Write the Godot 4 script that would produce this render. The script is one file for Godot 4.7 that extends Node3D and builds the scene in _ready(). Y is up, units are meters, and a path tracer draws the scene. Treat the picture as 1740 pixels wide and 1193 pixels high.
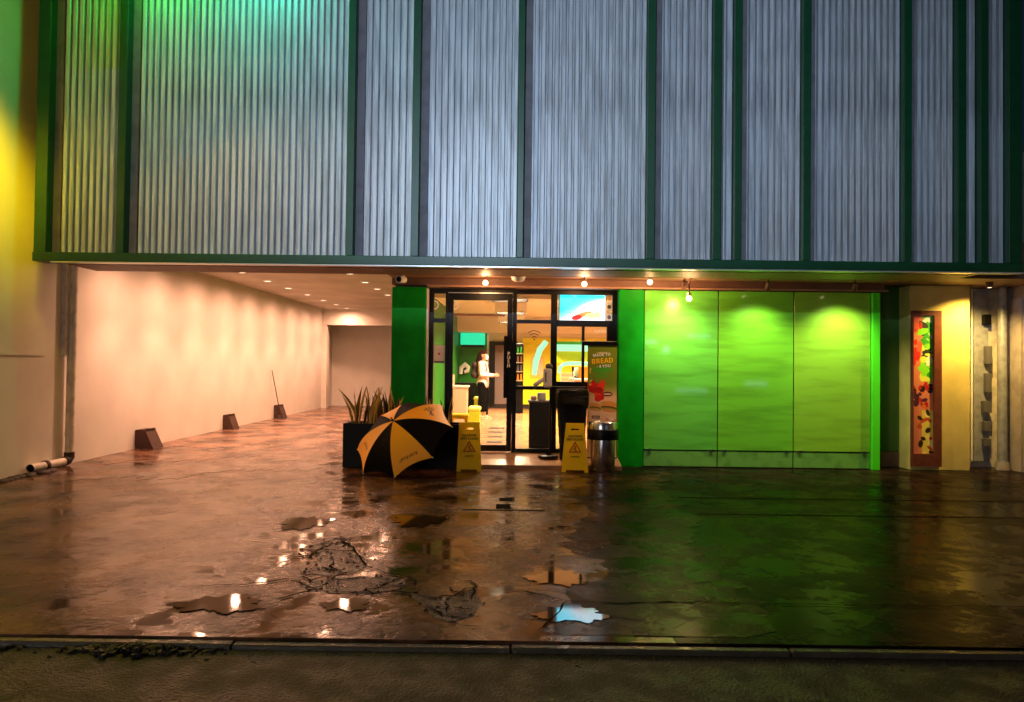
extends Node3D

var used = {}
var rng = RandomNumberGenerator.new()
var T = {}          # shared textures
var M = {}          # shared materials


func _ready():
	rng.seed = 7
	# ---------------------------------------------------------------- camera, sky, exposure
	var cam = Camera3D.new()
	cam.name = "camera"
	add_child(cam)
	cam.position = Vector3(0, 1.5, 0)
	cam.basis = Basis(Vector3.UP, deg_to_rad(0.2)) * Basis(Vector3.RIGHT, deg_to_rad(1.117)) * Basis(Vector3.BACK, deg_to_rad(0.7))
	cam.fov = 50.78
	cam.near = 0.05
	cam.far = 400.0
	cam.current = true
	var env = Environment.new()
	env.background_mode = Environment.BG_SKY
	var sm = ProceduralSkyMaterial.new()
	sm.sky_top_color = Color(0.05, 0.07, 0.13)
	sm.sky_horizon_color = Color(0.09, 0.11, 0.18)
	sm.ground_bottom_color = Color(0.03, 0.03, 0.04)
	sm.ground_horizon_color = Color(0.07, 0.08, 0.12)
	var sky = Sky.new()
	sky.sky_material = sm
	env.sky = sky
	env.background_energy_multiplier = 1.0
	env.tonemap_mode = Environment.TONE_MAPPER_LINEAR
	env.tonemap_exposure = 1.0
	env.sdfgi_enabled = true
	env.ssao_enabled = true
	env.ssil_enabled = true
	var we = WorldEnvironment.new()
	we.name = "world_environment"
	we.environment = env
	add_child(we)
	var moon = DirectionalLight3D.new()
	moon.name = "moonlight"
	moon.light_color = Color(0.75, 0.85, 1.0)
	moon.light_energy = 0.012
	moon.light_angular_distance = 10.0
	moon.shadow_enabled = true
	moon.rotation_degrees = Vector3(-42, -28, 0)
	add_child(moon)
	street_light()
	materials()
	ground()
	left_wall()
	building()
	right_side()
	signs_above()
	across_the_road()
	shop_inside()
	outdoor_things()
	ground_details()


# ==================================================================== helpers
func numbered(n):
	if not used.has(n):
		used[n] = 0
		return n
	used[n] += 1
	return "%s_%03d" % [n, used[n]]


func tag(o, label, category, group = ""):
	o.set_meta("label", label)
	o.set_meta("category", category)
	if group != "":
		o.set_meta("group", group)
	return o


func thing(called, label, category, at = Vector3.ZERO, group = ""):
	var o = Node3D.new()
	o.name = numbered(called)
	add_child(o, true)
	o.position = at
	return tag(o, label, category, group)


func node(called, parent):
	var o = Node3D.new()
	o.name = called
	parent.add_child(o, true)
	return o


func new_st():
	var st = SurfaceTool.new()
	st.begin(Mesh.PRIMITIVE_TRIANGLES)
	st.set_smooth_group(-1)
	return st


func obj(called, st, m, parent = null):
	var o = MeshInstance3D.new()
	if st is SurfaceTool:
		st.generate_normals()
		o.mesh = st.commit()
	else:
		o.mesh = st
	o.material_override = m
	if parent == null:
		o.name = numbered(called)
		add_child(o, true)
	else:
		o.name = called
		parent.add_child(o, true)
	return o


func struct(called, st, m):
	var o = obj(called, st, m)
	o.set_meta("kind", "structure")
	return o


func tri(st, a, b, c):        # a b c run anticlockwise seen from outside
	st.add_vertex(a)
	st.add_vertex(c)
	st.add_vertex(b)


func quad(st, a, b, c, d):
	tri(st, a, b, c)
	tri(st, a, c, d)


func quad_uv(st, a, b, c, d):  # a lower left, b lower right, c upper right, d upper left
	var p = [a, b, c, d]
	var uv = [Vector2(0, 1), Vector2(1, 1), Vector2(1, 0), Vector2(0, 0)]
	for k in [0, 2, 1, 0, 3, 2]:
		st.set_uv(uv[k])
		st.add_vertex(p[k])


func bx(st, lo, hi):           # a box with slightly chamfered vertical and top edges is made by cb()
	var x0 = lo.x
	var y0 = lo.y
	var z0 = lo.z
	var x1 = hi.x
	var y1 = hi.y
	var z1 = hi.z
	quad(st, Vector3(x0, y0, z1), Vector3(x1, y0, z1), Vector3(x1, y1, z1), Vector3(x0, y1, z1))
	quad(st, Vector3(x1, y0, z0), Vector3(x0, y0, z0), Vector3(x0, y1, z0), Vector3(x1, y1, z0))
	quad(st, Vector3(x1, y0, z1), Vector3(x1, y0, z0), Vector3(x1, y1, z0), Vector3(x1, y1, z1))
	quad(st, Vector3(x0, y0, z0), Vector3(x0, y0, z1), Vector3(x0, y1, z1), Vector3(x0, y1, z0))
	quad(st, Vector3(x0, y1, z1), Vector3(x1, y1, z1), Vector3(x1, y1, z0), Vector3(x0, y1, z0))
	quad(st, Vector3(x0, y0, z0), Vector3(x1, y0, z0), Vector3(x1, y0, z1), Vector3(x0, y0, z1))


func prism(st, poly, y0, y1, xf = Transform3D.IDENTITY, poly_top = null):   # poly in (x, z) seen from above anticlockwise-any
	var p = PackedVector2Array(poly)
	var q = PackedVector2Array(poly_top) if poly_top != null else p
	if not Geometry2D.is_polygon_clockwise(p):
		p.reverse()
		q.reverse()
	var n = p.size()
	var lo = []
	var hi = []
	for k in n:
		lo.append(xf * Vector3(p[k].x, y0, p[k].y))
		hi.append(xf * Vector3(q[k].x, y1, q[k].y))
	for k in n:
		var j = (k + 1) % n
		quad(st, lo[j], lo[k], hi[k], hi[j])
	var t = Geometry2D.triangulate_polygon(p)
	for k in range(0, t.size(), 3):
		tri2(st, hi[t[k]], hi[t[k + 1]], hi[t[k + 2]], xf.basis.y)
		tri2(st, lo[t[k]], lo[t[k + 1]], lo[t[k + 2]], -xf.basis.y)


func tri2(st, a, b, c, towards):
	if (b - a).cross(c - a).dot(towards) < 0:
		tri(st, a, c, b)
	else:
		tri(st, a, b, c)


func cb(st, lo, hi, b = 0.008):   # box with chamfered edges
	var cx = [lo.x + b, hi.x - b]
	var cz = [lo.z + b, hi.z - b]
	var full = []
	var inner = [Vector2(cx[0], cz[0]), Vector2(cx[1], cz[0]), Vector2(cx[1], cz[1]), Vector2(cx[0], cz[1])]
	full = [Vector2(lo.x + b, lo.z), Vector2(hi.x - b, lo.z), Vector2(hi.x, lo.z + b), Vector2(hi.x, hi.z - b), Vector2(hi.x - b, hi.z), Vector2(lo.x + b, hi.z), Vector2(lo.x, hi.z - b), Vector2(lo.x, lo.z + b)]
	var ins = []
	for v in full:
		ins.append(Vector2(clamp(v.x, cx[0], cx[1]), clamp(v.y, cz[0], cz[1])))
	var rows = [[ins, lo.y], [full, lo.y + b], [full, hi.y - b], [ins, hi.y]]
	for r in 3:
		for k in 8:
			var j = (k + 1) % 8
			var a0 = Vector3(rows[r][0][k].x, rows[r][1], rows[r][0][k].y)
			var a1 = Vector3(rows[r][0][j].x, rows[r][1], rows[r][0][j].y)
			var b0 = Vector3(rows[r + 1][0][k].x, rows[r + 1][1], rows[r + 1][0][k].y)
			var b1 = Vector3(rows[r + 1][0][j].x, rows[r + 1][1], rows[r + 1][0][j].y)
			if a0.distance_to(a1) > 1e-5:
				tri(st, a1, a0, b0)
			if b0.distance_to(b1) > 1e-5:
				tri(st, a1, b0, b1)
	quad(st, Vector3(inner[0].x, hi.y, inner[0].y), Vector3(inner[3].x, hi.y, inner[3].y), Vector3(inner[2].x, hi.y, inner[2].y), Vector3(inner[1].x, hi.y, inner[1].y))
	quad(st, Vector3(inner[3].x, lo.y, inner[3].y), Vector3(inner[0].x, lo.y, inner[0].y), Vector3(inner[1].x, lo.y, inner[1].y), Vector3(inner[2].x, lo.y, inner[2].y))


func sweep(st, pts, radii, seg = 12, caps = true, group = 1):    # tube through points
	var rings = []
	var up = Vector3.UP
	for k in pts.size():
		var d = (pts[min(k + 1, pts.size() - 1)] - pts[max(k - 1, 0)]).normalized()
		if abs(d.dot(up)) > 0.95:
			up = Vector3.RIGHT
		var u = up.cross(d).normalized()
		var v = d.cross(u).normalized()
		var ring = []
		for s in seg:
			var a = TAU * s / seg
			ring.append(pts[k] + (u * cos(a) + v * sin(a)) * radii[k])
		rings.append(ring)
		up = v
	st.set_smooth_group(group)
	for k in pts.size() - 1:
		for s in seg:
			var j = (s + 1) % seg
			quad(st, rings[k][s], rings[k][j], rings[k + 1][j], rings[k + 1][s])
	st.set_smooth_group(-1)
	if caps:
		for s in seg:
			var j = (s + 1) % seg
			tri(st, pts[0], rings[0][j], rings[0][s])
			var e = pts.size() - 1
			tri(st, pts[e], rings[e][s], rings[e][j])


func tube(st, a, b, r, r2 = -1.0, seg = 12):
	sweep(st, [a, b], [r, r if r2 < 0 else r2], seg)


func lathe(st, prof, seg = 32, at = Vector3.ZERO, group = 1):    # prof: [radius, height] from bottom to top
	st.set_smooth_group(group)
	for k in prof.size() - 1:
		for s in seg:
			var a = TAU * s / seg
			var b = TAU * (s + 1) / seg
			var p = prof[k]
			var q = prof[k + 1]
			var p0 = at + Vector3(cos(a) * p[0], p[1], -sin(a) * p[0])
			var p1 = at + Vector3(cos(b) * p[0], p[1], -sin(b) * p[0])
			var q0 = at + Vector3(cos(a) * q[0], q[1], -sin(a) * q[0])
			var q1 = at + Vector3(cos(b) * q[0], q[1], -sin(b) * q[0])
			if p[0] > 1e-5:
				tri(st, p0, p1, q1)
			if q[0] > 1e-5:
				tri(st, p0, q1, q0)
	st.set_smooth_group(-1)


func ball(st, c, r, seg = 16, sq = Vector3.ONE):
	st.set_smooth_group(2)
	var rows = seg / 2
	for k in rows:
		for s in seg:
			var f = func(i, j):
				var th = PI * i / rows
				var ph = TAU * j / seg
				return c + Vector3(sin(th) * cos(ph), cos(th), -sin(th) * sin(ph)) * r * sq
			var a = f.call(k, s)
			var b = f.call(k + 1, s)
			var cc = f.call(k + 1, s + 1)
			var d = f.call(k, s + 1)
			if k < rows - 1:
				tri(st, a, b, cc)
			if k > 0:
				tri(st, a, cc, d)
	st.set_smooth_group(-1)


func disc(st, c, r, n, seg = 20, r_in = 0.0, a0 = 0.0, a1 = TAU):
	var u = n.cross(Vector3.UP).normalized() if abs(n.y) < 0.9 else Vector3.RIGHT
	u = -u if abs(n.y) < 0.9 else u
	var v = n.cross(u)
	for s in seg:
		var a = lerp(a0, a1, float(s) / seg)
		var b = lerp(a0, a1, float(s + 1) / seg)
		var d0 = u * cos(a) + v * sin(a)
		var d1 = u * cos(b) + v * sin(b)
		if r_in <= 0:
			tri2(st, c, c + d0 * r, c + d1 * r, n)
		else:
			tri2(st, c + d0 * r_in, c + d0 * r, c + d1 * r, n)
			tri2(st, c + d0 * r_in, c + d1 * r, c + d1 * r_in, n)


func text_mesh(called, txt, size_m, m, parent, at, turn = Vector3.ZERO, bold = true):
	var t = TextMesh.new()
	t.text = txt
	var f = SystemFont.new()
	f.font_names = PackedStringArray(["Droid Sans"])
	f.font_weight = 700 if bold else 400
	t.font = f
	t.font_size = 32
	t.pixel_size = size_m / 32.0
	t.depth = 0.002
	var o = MeshInstance3D.new()
	o.mesh = t
	o.material_override = m
	o.name = called
	parent.add_child(o, true)
	o.position = at
	o.rotation_degrees = turn
	return o


func spot(called, at, to, e, angle, color, size = 0.04, blend = 0.6):
	var l = SpotLight3D.new()
	l.name = numbered(called)
	add_child(l, true)
	l.position = at
	var d = (to - at).normalized()
	l.basis = Basis.looking_at(d, Vector3.FORWARD if abs(d.y) > 0.95 else Vector3.UP)
	l.light_energy = e
	l.spot_angle = angle
	l.spot_angle_attenuation = blend
	l.spot_range = 40.0
	l.spot_attenuation = 2.0
	l.light_color = color
	l.light_size = size
	l.shadow_enabled = true
	return l


func omni(called, at, e, color, size = 0.05):
	var l = OmniLight3D.new()
	l.name = numbered(called)
	add_child(l, true)
	l.position = at
	l.light_energy = e
	l.light_color = color
	l.light_size = size
	l.omni_range = 30.0
	l.omni_attenuation = 2.0
	l.shadow_enabled = true
	return l


func area(called, at, to, w, h, e, color):
	var l = AreaLight3D.new()
	l.name = numbered(called)
	add_child(l, true)
	l.position = at
	var d = (to - at).normalized()
	l.basis = Basis.looking_at(d, Vector3.FORWARD if abs(d.y) > 0.95 else Vector3.UP)
	l.area_size = Vector2(w, h)
	l.light_energy = e
	l.light_color = color
	l.area_range = 30.0
	l.shadow_enabled = true
	return l


func blob(bones, cell, k):     # surface nets over a smooth union of tapered capsules [a, b, ra, rb]
	var lo = Vector3.ONE * 1e9
	var hi = -lo
	for b in bones:
		var r = max(b[2], b[3]) + cell * 2.5
		lo = lo.min(b[0] - Vector3.ONE * r).min(b[1] - Vector3.ONE * r)
		hi = hi.max(b[0] + Vector3.ONE * r).max(b[1] + Vector3.ONE * r)
	var n = Vector3i(((hi - lo) / cell).ceil()) + Vector3i.ONE * 2
	var g = PackedFloat32Array()
	g.resize(n.x * n.y * n.z)
	g.fill(9.0)
	for b in bones:
		var r = max(b[2], b[3]) + k + cell * 2
		var i0 = Vector3i(((b[0].min(b[1]) - Vector3.ONE * r - lo) / cell).floor()).clamp(Vector3i.ZERO, n - Vector3i.ONE)
		var i1 = Vector3i(((b[0].max(b[1]) + Vector3.ONE * r - lo) / cell).ceil()).clamp(Vector3i.ZERO, n - Vector3i.ONE)
		var ab = b[1] - b[0]
		var l2 = max(ab.length_squared(), 1e-9)
		for z in range(i0.z, i1.z + 1):
			for y in range(i0.y, i1.y + 1):
				for x in range(i0.x, i1.x + 1):
					var p = lo + Vector3(x, y, z) * cell
					var t = clampf((p - b[0]).dot(ab) / l2, 0.0, 1.0)
					var d = (p - b[0] - ab * t).length() - lerpf(b[2], b[3], t)
					var at = x + n.x * (y + n.y * z)
					var o = g[at]
					var h = maxf(k - absf(o - d), 0.0) / k
					g[at] = minf(o, d) - h * h * k * 0.25
	var st = SurfaceTool.new()
	st.begin(Mesh.PRIMITIVE_TRIANGLES)
	st.set_smooth_group(1)
	var idx = {}
	var vs = PackedVector3Array()
	var off = [0, 1, n.x, n.x + 1, n.x * n.y, n.x * n.y + 1, n.x * n.y + n.x, n.x * n.y + n.x + 1]
	var cs = []
	for q in 8:
		cs.append(Vector3(q & 1, (q >> 1) & 1, (q >> 2) & 1))
	var edges = [[0, 1], [2, 3], [4, 5], [6, 7], [0, 2], [1, 3], [4, 6], [5, 7], [0, 4], [1, 5], [2, 6], [3, 7]]
	for z in n.z - 1:
		for y in n.y - 1:
			for x in n.x - 1:
				var at = x + n.x * (y + n.y * z)
				var inside = 0
				for q in 8:
					if g[at + off[q]] < 0.0:
						inside += 1
				if inside == 0 or inside == 8:
					continue
				var sum = Vector3.ZERO
				var cnt = 0
				for e in edges:
					var va = g[at + off[e[0]]]
					var vb = g[at + off[e[1]]]
					if (va < 0.0) != (vb < 0.0):
						sum += cs[e[0]].lerp(cs[e[1]], va / (va - vb))
						cnt += 1
				idx[at] = vs.size()
				vs.append(lo + (Vector3(x, y, z) + sum / cnt) * cell)
	var step = [1, n.x, n.x * n.y]
	for at in idx:
		for ax in 3:
			var s0 = g[at]
			var s1 = g[at + step[ax]]
			if (s0 < 0.0) == (s1 < 0.0):
				continue
			var u = step[(ax + 1) % 3]
			var v = step[(ax + 2) % 3]
			if not (idx.has(at - u) and idx.has(at - v) and idx.has(at - u - v)):
				continue
			var a = vs[idx[at]]
			var b = vs[idx[at - u]]
			var c = vs[idx[at - u - v]]
			var d = vs[idx[at - v]]
			if s0 < 0.0:
				quad(st, a, b, c, d)
			else:
				quad(st, a, d, c, b)
	st.generate_normals()
	return st.commit()


# ==================================================================== materials
func noise_tex(size, freq, oct, lo, hi, seed_, type = FastNoiseLite.TYPE_SIMPLEX_SMOOTH, warp = 0.0, gain = 0.5):
	var f = FastNoiseLite.new()
	f.seed = seed_
	f.noise_type = type
	f.frequency = freq
	f.fractal_type = FastNoiseLite.FRACTAL_FBM
	f.fractal_octaves = oct
	f.fractal_gain = gain
	if warp > 0:
		f.domain_warp_enabled = true
		f.domain_warp_amplitude = warp
		f.domain_warp_frequency = freq * 1.5
	var t = NoiseTexture2D.new()
	t.width = size
	t.height = size
	t.seamless = true
	t.noise = f
	var g = Gradient.new()
	if lo is Array:      # a list of [offset, value]
		g.offsets = PackedFloat32Array(lo)
		var c = PackedColorArray()
		for v in hi:
			c.append(v if v is Color else Color(v, v, v))
		g.colors = c
	else:
		g.set_color(0, Color(lo, lo, lo))
		g.set_color(1, Color(hi, hi, hi))
	t.color_ramp = g
	return t


func mat(called, c, rough, metal = 0.0, o = {}):
	var m = StandardMaterial3D.new()
	m.resource_name = called
	m.albedo_color = c
	m.roughness = rough
	m.metallic = metal
	var s = o.get("scale", 1.0)
	if o.has("tex"):
		m.albedo_texture = o.tex
	if o.has("rough"):
		m.roughness = 1.0
		m.roughness_texture = o.rough
		m.roughness_texture_channel = BaseMaterial3D.TEXTURE_CHANNEL_RED
	if o.has("bump"):
		m.heightmap_enabled = true
		m.heightmap_texture = o.bump
		m.heightmap_scale = o.get("depth", 0.3)
	if o.has("tex") or o.has("rough") or o.has("bump"):
		if not o.get("uv", false):
			m.uv1_triplanar = true
			m.uv1_world_triplanar = true
			m.uv1_triplanar_sharpness = 4.0
			m.uv1_scale = s if s is Vector3 else Vector3(s, s, s)
	if o.has("emit"):
		m.emission_enabled = true
		m.emission = o.emit
		m.emission_energy_multiplier = o.get("energy", 1.0)
	if o.has("coat"):
		m.clearcoat_enabled = true
		m.clearcoat = o.coat
		m.clearcoat_roughness = 0.05
	if o.has("spec"):
		m.metallic_specular = o.spec
	if o.has("backlight"):
		m.backlight_enabled = true
		m.backlight = o.backlight
	M[called] = m
	return m


func materials():
	T.mottle = noise_tex(512, 0.012, 5, 0.84, 1.0, 3)
	T.fine = noise_tex(512, 0.06, 5, 0.0, 1.0, 5)
	T.stain = noise_tex(1024, 0.006, 6, [0.0, 0.35, 0.55, 1.0], [0.84, 0.92, 1.0, 1.0], 11, FastNoiseLite.TYPE_SIMPLEX_SMOOTH, 30.0)
	T.lot_rough = noise_tex(2048, 0.0045, 10, [0.0, 0.34, 0.40, 0.5, 0.65, 1.0], [0.06, 0.10, 0.17, 0.22, 0.28, 0.36], 21, FastNoiseLite.TYPE_SIMPLEX_SMOOTH, 40.0, 0.7)
	T.dark_rough = noise_tex(2048, 0.0045, 10, [0.0, 0.38, 0.44, 0.5, 0.62, 1.0], [0.18, 0.2, 0.25, 0.3, 0.36, 0.42], 21, FastNoiseLite.TYPE_SIMPLEX_SMOOTH, 40.0, 0.7)
	T.lot_color = noise_tex(1024, 0.008, 8, [0.0, 0.35, 0.5, 0.65, 1.0], [0.4, 0.6, 0.85, 0.97, 1.0], 33, FastNoiseLite.TYPE_SIMPLEX_SMOOTH, 20.0, 0.6)
	T.lot_bump = noise_tex(2048, 0.0045, 10, [0.0, 0.38, 1.0], [0.0, 0.0, 1.0], 21, FastNoiseLite.TYPE_SIMPLEX_SMOOTH, 40.0, 0.7)
	T.subtle = noise_tex(512, 0.01, 5, 0.945, 1.0, 71)
	T.speckle = noise_tex(512, 0.22, 3, [0.0, 0.4, 0.6, 1.0], [0.35, 0.6, 1.0, 1.0], 73, FastNoiseLite.TYPE_SIMPLEX_SMOOTH, 0.0, 0.7)
	T.reflection_streaks = noise_tex(512, 0.012, 5, [0.0, 0.4, 0.6, 1.0], [0.84, 0.94, 0.99, 1.0], 79, FastNoiseLite.TYPE_SIMPLEX_SMOOTH, 0.0, 0.55)
	T.streak = noise_tex(512, 0.02, 6, [0.0, 0.4, 0.6, 1.0], [0.72, 0.86, 0.97, 1.0], 61, FastNoiseLite.TYPE_SIMPLEX_SMOOTH, 0.0, 0.6)
	T.road_bump = noise_tex(1024, 0.06, 6, 0.0, 1.0, 43, FastNoiseLite.TYPE_SIMPLEX_SMOOTH, 0.0, 0.7)
	T.road_rough = noise_tex(512, 0.01, 6, [0.0, 0.4, 0.6, 1.0], [0.22, 0.4, 0.55, 0.7], 45)
	T.brush = noise_tex(512, 0.08, 3, 0.75, 1.0, 51)
	var W = Color(1, 1, 1)
	mat("lot_concrete", Color(0.42, 0.285, 0.205), 0.2, 0.0, {"tex": T.lot_color, "rough": T.lot_rough, "bump": T.lot_bump, "depth": 0.55, "scale": 0.14, "spec": 0.30})
	for k in 3:
		mat("dry_concrete_%d" % k, [Color(0.44, 0.31, 0.235), Color(0.48, 0.35, 0.275), Color(0.53, 0.40, 0.325)][k], 0.3, 0.0, {"tex": T.lot_color, "rough": T.lot_rough if k < 2 else T.dark_rough, "bump": T.lot_bump, "depth": 0.35, "scale": 0.14, "spec": 0.4})
	mat("lot_mid", Color(0.27, 0.19, 0.14), 0.25, 0.0, {"tex": T.lot_color, "rough": T.dark_rough, "bump": T.lot_bump, "depth": 0.5, "scale": 0.14, "spec": 0.12})
	mat("lot_mid_dark", Color(0.20, 0.145, 0.105), 0.25, 0.0, {"tex": T.lot_color, "rough": T.dark_rough, "bump": T.lot_bump, "depth": 0.5, "scale": 0.14, "spec": 0.11})
	mat("lot_dark", Color(0.15, 0.11, 0.08), 0.3, 0.0, {"tex": T.lot_color, "rough": T.dark_rough, "bump": T.lot_bump, "depth": 0.5, "scale": 0.14, "spec": 0.1})
	mat("patch_concrete", Color(0.22, 0.175, 0.11), 0.3, 0.0, {"tex": T.lot_color, "rough": T.lot_rough, "bump": T.road_bump, "depth": 0.8, "scale": 0.45})
	mat("asphalt", Color(0.20, 0.185, 0.11), 0.5, 0.0, {"tex": T.speckle, "rough": T.road_rough, "bump": T.road_bump, "depth": 2.2, "scale": 0.6})
	mat("water_film", Color(0.22, 0.15, 0.11), 0.05, 0.0, {"spec": 0.5})
	mat("crack", Color(0.04, 0.035, 0.03), 0.9, 0.0, {"spec": 0.15})
	mat("kerb", Color(0.34, 0.31, 0.25), 0.25, 0.0, {"tex": T.stain, "bump": T.lot_bump, "depth": 0.5, "scale": 0.6})
	mat("wall_paint", Color(0.90, 0.875, 0.84), 0.75, 0.0, {"tex": T.subtle, "bump": T.fine, "depth": 0.08, "scale": 0.22})
	mat("ceiling_paint", Color(0.86, 0.83, 0.78), 0.8, 0.0, {"tex": T.mottle, "scale": 0.1})
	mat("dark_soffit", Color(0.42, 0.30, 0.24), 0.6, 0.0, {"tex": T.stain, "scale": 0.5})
	mat("soffit_paint", Color(0.62, 0.47, 0.38), 0.55, 0.0, {"tex": T.stain, "scale": 0.4})
	mat("sheet", Color(0.80, 0.82, 0.84), 0.42, 0.15, {"tex": T.streak, "scale": Vector3(1.1, 0.07, 1.1)})
	mat("shaded_flashing", Color(0.42, 0.40, 0.41), 0.6, 0.0, {"tex": T.stain, "scale": 0.5})  # dark tone carries the mullion shadow in its colour
	mat("green_steel", Color(0.03, 0.29, 0.16), 0.4, 0.0, {"tex": T.mottle, "scale": 0.6})
	mat("bright_flashing", Color(0.8, 0.8, 0.78), 0.3, 0.5)
	mat("green_paint", Color(0.05, 0.64, 0.10), 0.5, 0.0, {"tex": T.mottle, "scale": 0.5, "spec": 0.22})
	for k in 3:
		mat("lime_glass_%d" % k, [Color(0.42, 0.84, 0.27), Color(0.47, 0.86, 0.2), Color(0.56, 0.85, 0.22)][k], 0.28, 0.0, {"tex": T.reflection_streaks, "scale": Vector3(0.11, 0.75, 0.11), "coat": 1.0})  # faint horizontal reflections painted into the panel colour
	mat("kick_glass", Color(0.46, 0.74, 0.32), 0.3, 0.0, {"tex": T.stain, "scale": 0.6, "coat": 1.0})
	mat("dark_green", Color(0.12, 0.36, 0.06), 0.25, 0.0, {"coat": 0.8})
	mat("lime_trim", Color(0.32, 0.97, 0.16), 0.3, 0.0, {})
	mat("joint", Color(0.02, 0.03, 0.02), 0.6)
	mat("black_metal", Color(0.04, 0.035, 0.035), 0.4, 0.0, {"spec": 0.35})
	mat("black_plastic", Color(0.025, 0.025, 0.025), 0.5, 0.0, {"spec": 0.3})
	mat("bag_plastic", Color(0.02, 0.02, 0.022), 0.25, 0.0, {"spec": 0.25, "bump": T.fine, "depth": 3.0, "scale": 1.2})
	mat("chrome", Color(0.88, 0.88, 0.9), 0.22, 1.0)
	mat("pvc", Color(0.84, 0.80, 0.77), 0.4, 0.0, {"tex": T.stain, "scale": 0.8})
	mat("dark_rubber", Color(0.16, 0.10, 0.08), 0.7, 0.0, {"tex": T.stain, "scale": 2.0})
	mat("block_wood", Color(0.29, 0.19, 0.15), 0.8, 0.0, {"tex": T.stain, "bump": T.fine, "depth": 0.5, "scale": 2.5})
	mat("yellow_plastic", Color(1.0, 0.82, 0.0), 0.45, 0.0, {"spec": 0.35})
	mat("red_print", Color(0.75, 0.08, 0.02), 0.5)
	mat("black_print", Color(0.1, 0.05, 0.02), 0.6)
	mat("white_print", Color(0.95, 0.95, 0.92), 0.5)
	mat("yellow_print", Color(1.0, 0.8, 0.1), 0.5)
	mat("white_plastic", Color(0.9, 0.89, 0.87), 0.35)
	mat("grey_plastic", Color(0.35, 0.34, 0.36), 0.5)
	mat("peach_board", Color(0.9, 0.72, 0.58), 0.5)
	mat("lime_seat", Color(0.72, 0.78, 0.08), 0.5)
	mat("yellow_wall", Color(0.88, 0.86, 0.05), 0.6)
	mat("shop_green", Color(0.06, 0.45, 0.04), 0.5)
	mat("shop_tile", Color(0.74, 0.52, 0.36), 0.25, 0.0, {"tex": T.mottle, "scale": 0.5})
	mat("shop_wall", Color(0.86, 0.81, 0.72), 0.7)
	mat("brown_metal", Color(0.45, 0.28, 0.18), 0.5)
	mat("door_grey", Color(0.46, 0.38, 0.36), 0.5)
	mat("aqua", Color(0.15, 0.5, 0.4), 0.4, 0.0, {"emit": Color(0.0, 0.95, 0.7), "energy": 0.9})  # glow put into the casing by emission; the unit is no lamp
	mat("mint_light", Color(0.2, 0.3, 0.25), 0.4, 0.0, {"emit": Color(0.62, 1.0, 0.78), "energy": 1.1})
	mat("lamp_glow", Color(1, 0.9, 0.75), 0.4, 0.0, {"emit": Color(1.0, 0.9, 0.74), "energy": 3.0})
	mat("bulb_glow", Color(1, 0.9, 0.75), 0.4, 0.0, {"emit": Color(1.0, 0.86, 0.68), "energy": 3.0})
	mat("cool_glow", Color(1, 1, 1), 0.4, 0.0, {"emit": Color(0.8, 0.9, 1.0), "energy": 5.0})
	mat("orange_panel", Color(0.95, 0.55, 0.05), 0.4)
	mat("skin", Color(0.78, 0.53, 0.40), 0.55)
	mat("blouse", Color(0.93, 0.76, 0.72), 0.8)
	mat("trousers", Color(0.025, 0.025, 0.03), 0.9, 0.0, {"spec": 0.15})
	mat("hair", Color(0.15, 0.055, 0.04), 0.6, 0.0, {"spec": 0.2})
	mat("backpack", Color(0.20, 0.10, 0.08), 0.7)
	mat("leaf", Color(0.58, 0.52, 0.24), 0.45, 0.0, {"tex": T.brush, "scale": 1.5, "backlight": Color(0.3, 0.26, 0.1)})
	mat("leaf_pale", Color(0.86, 0.74, 0.42), 0.45, 0.0, {"tex": T.brush, "scale": 1.5, "backlight": Color(0.3, 0.26, 0.1)})
	mat("leaf_dark", Color(0.24, 0.19, 0.1), 0.45, 0.0, {"tex": T.brush, "scale": 1.5, "backlight": Color(0.3, 0.26, 0.1)})
	mat("soil", Color(0.15, 0.13, 0.08), 0.9, 0.0, {"bump": T.fine, "depth": 2.0, "scale": 2.0})
	mat("galvanised", Color(0.62, 0.63, 0.66), 0.45, 0.3, {"tex": T.stain, "scale": 0.9})
	mat("plaster_grey", Color(0.62, 0.58, 0.58), 0.8, 0.0, {"tex": T.stain, "bump": T.fine, "depth": 0.2, "scale": 0.5})
	mat("plaster_beige", Color(0.90, 0.82, 0.50), 0.6, 0.0, {"tex": T.mottle, "scale": 0.3})
	mat("paper", Color(0.92, 0.88, 0.86), 0.8)
	mat("red_frame", Color(0.55, 0.10, 0.10), 0.5)
	var gl = StandardMaterial3D.new()
	gl.resource_name = "glass"
	gl.transparency = BaseMaterial3D.TRANSPARENCY_ALPHA
	gl.albedo_color = Color(1, 1, 1, 0.03)
	gl.roughness = 0.02
	M.glass = gl


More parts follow.
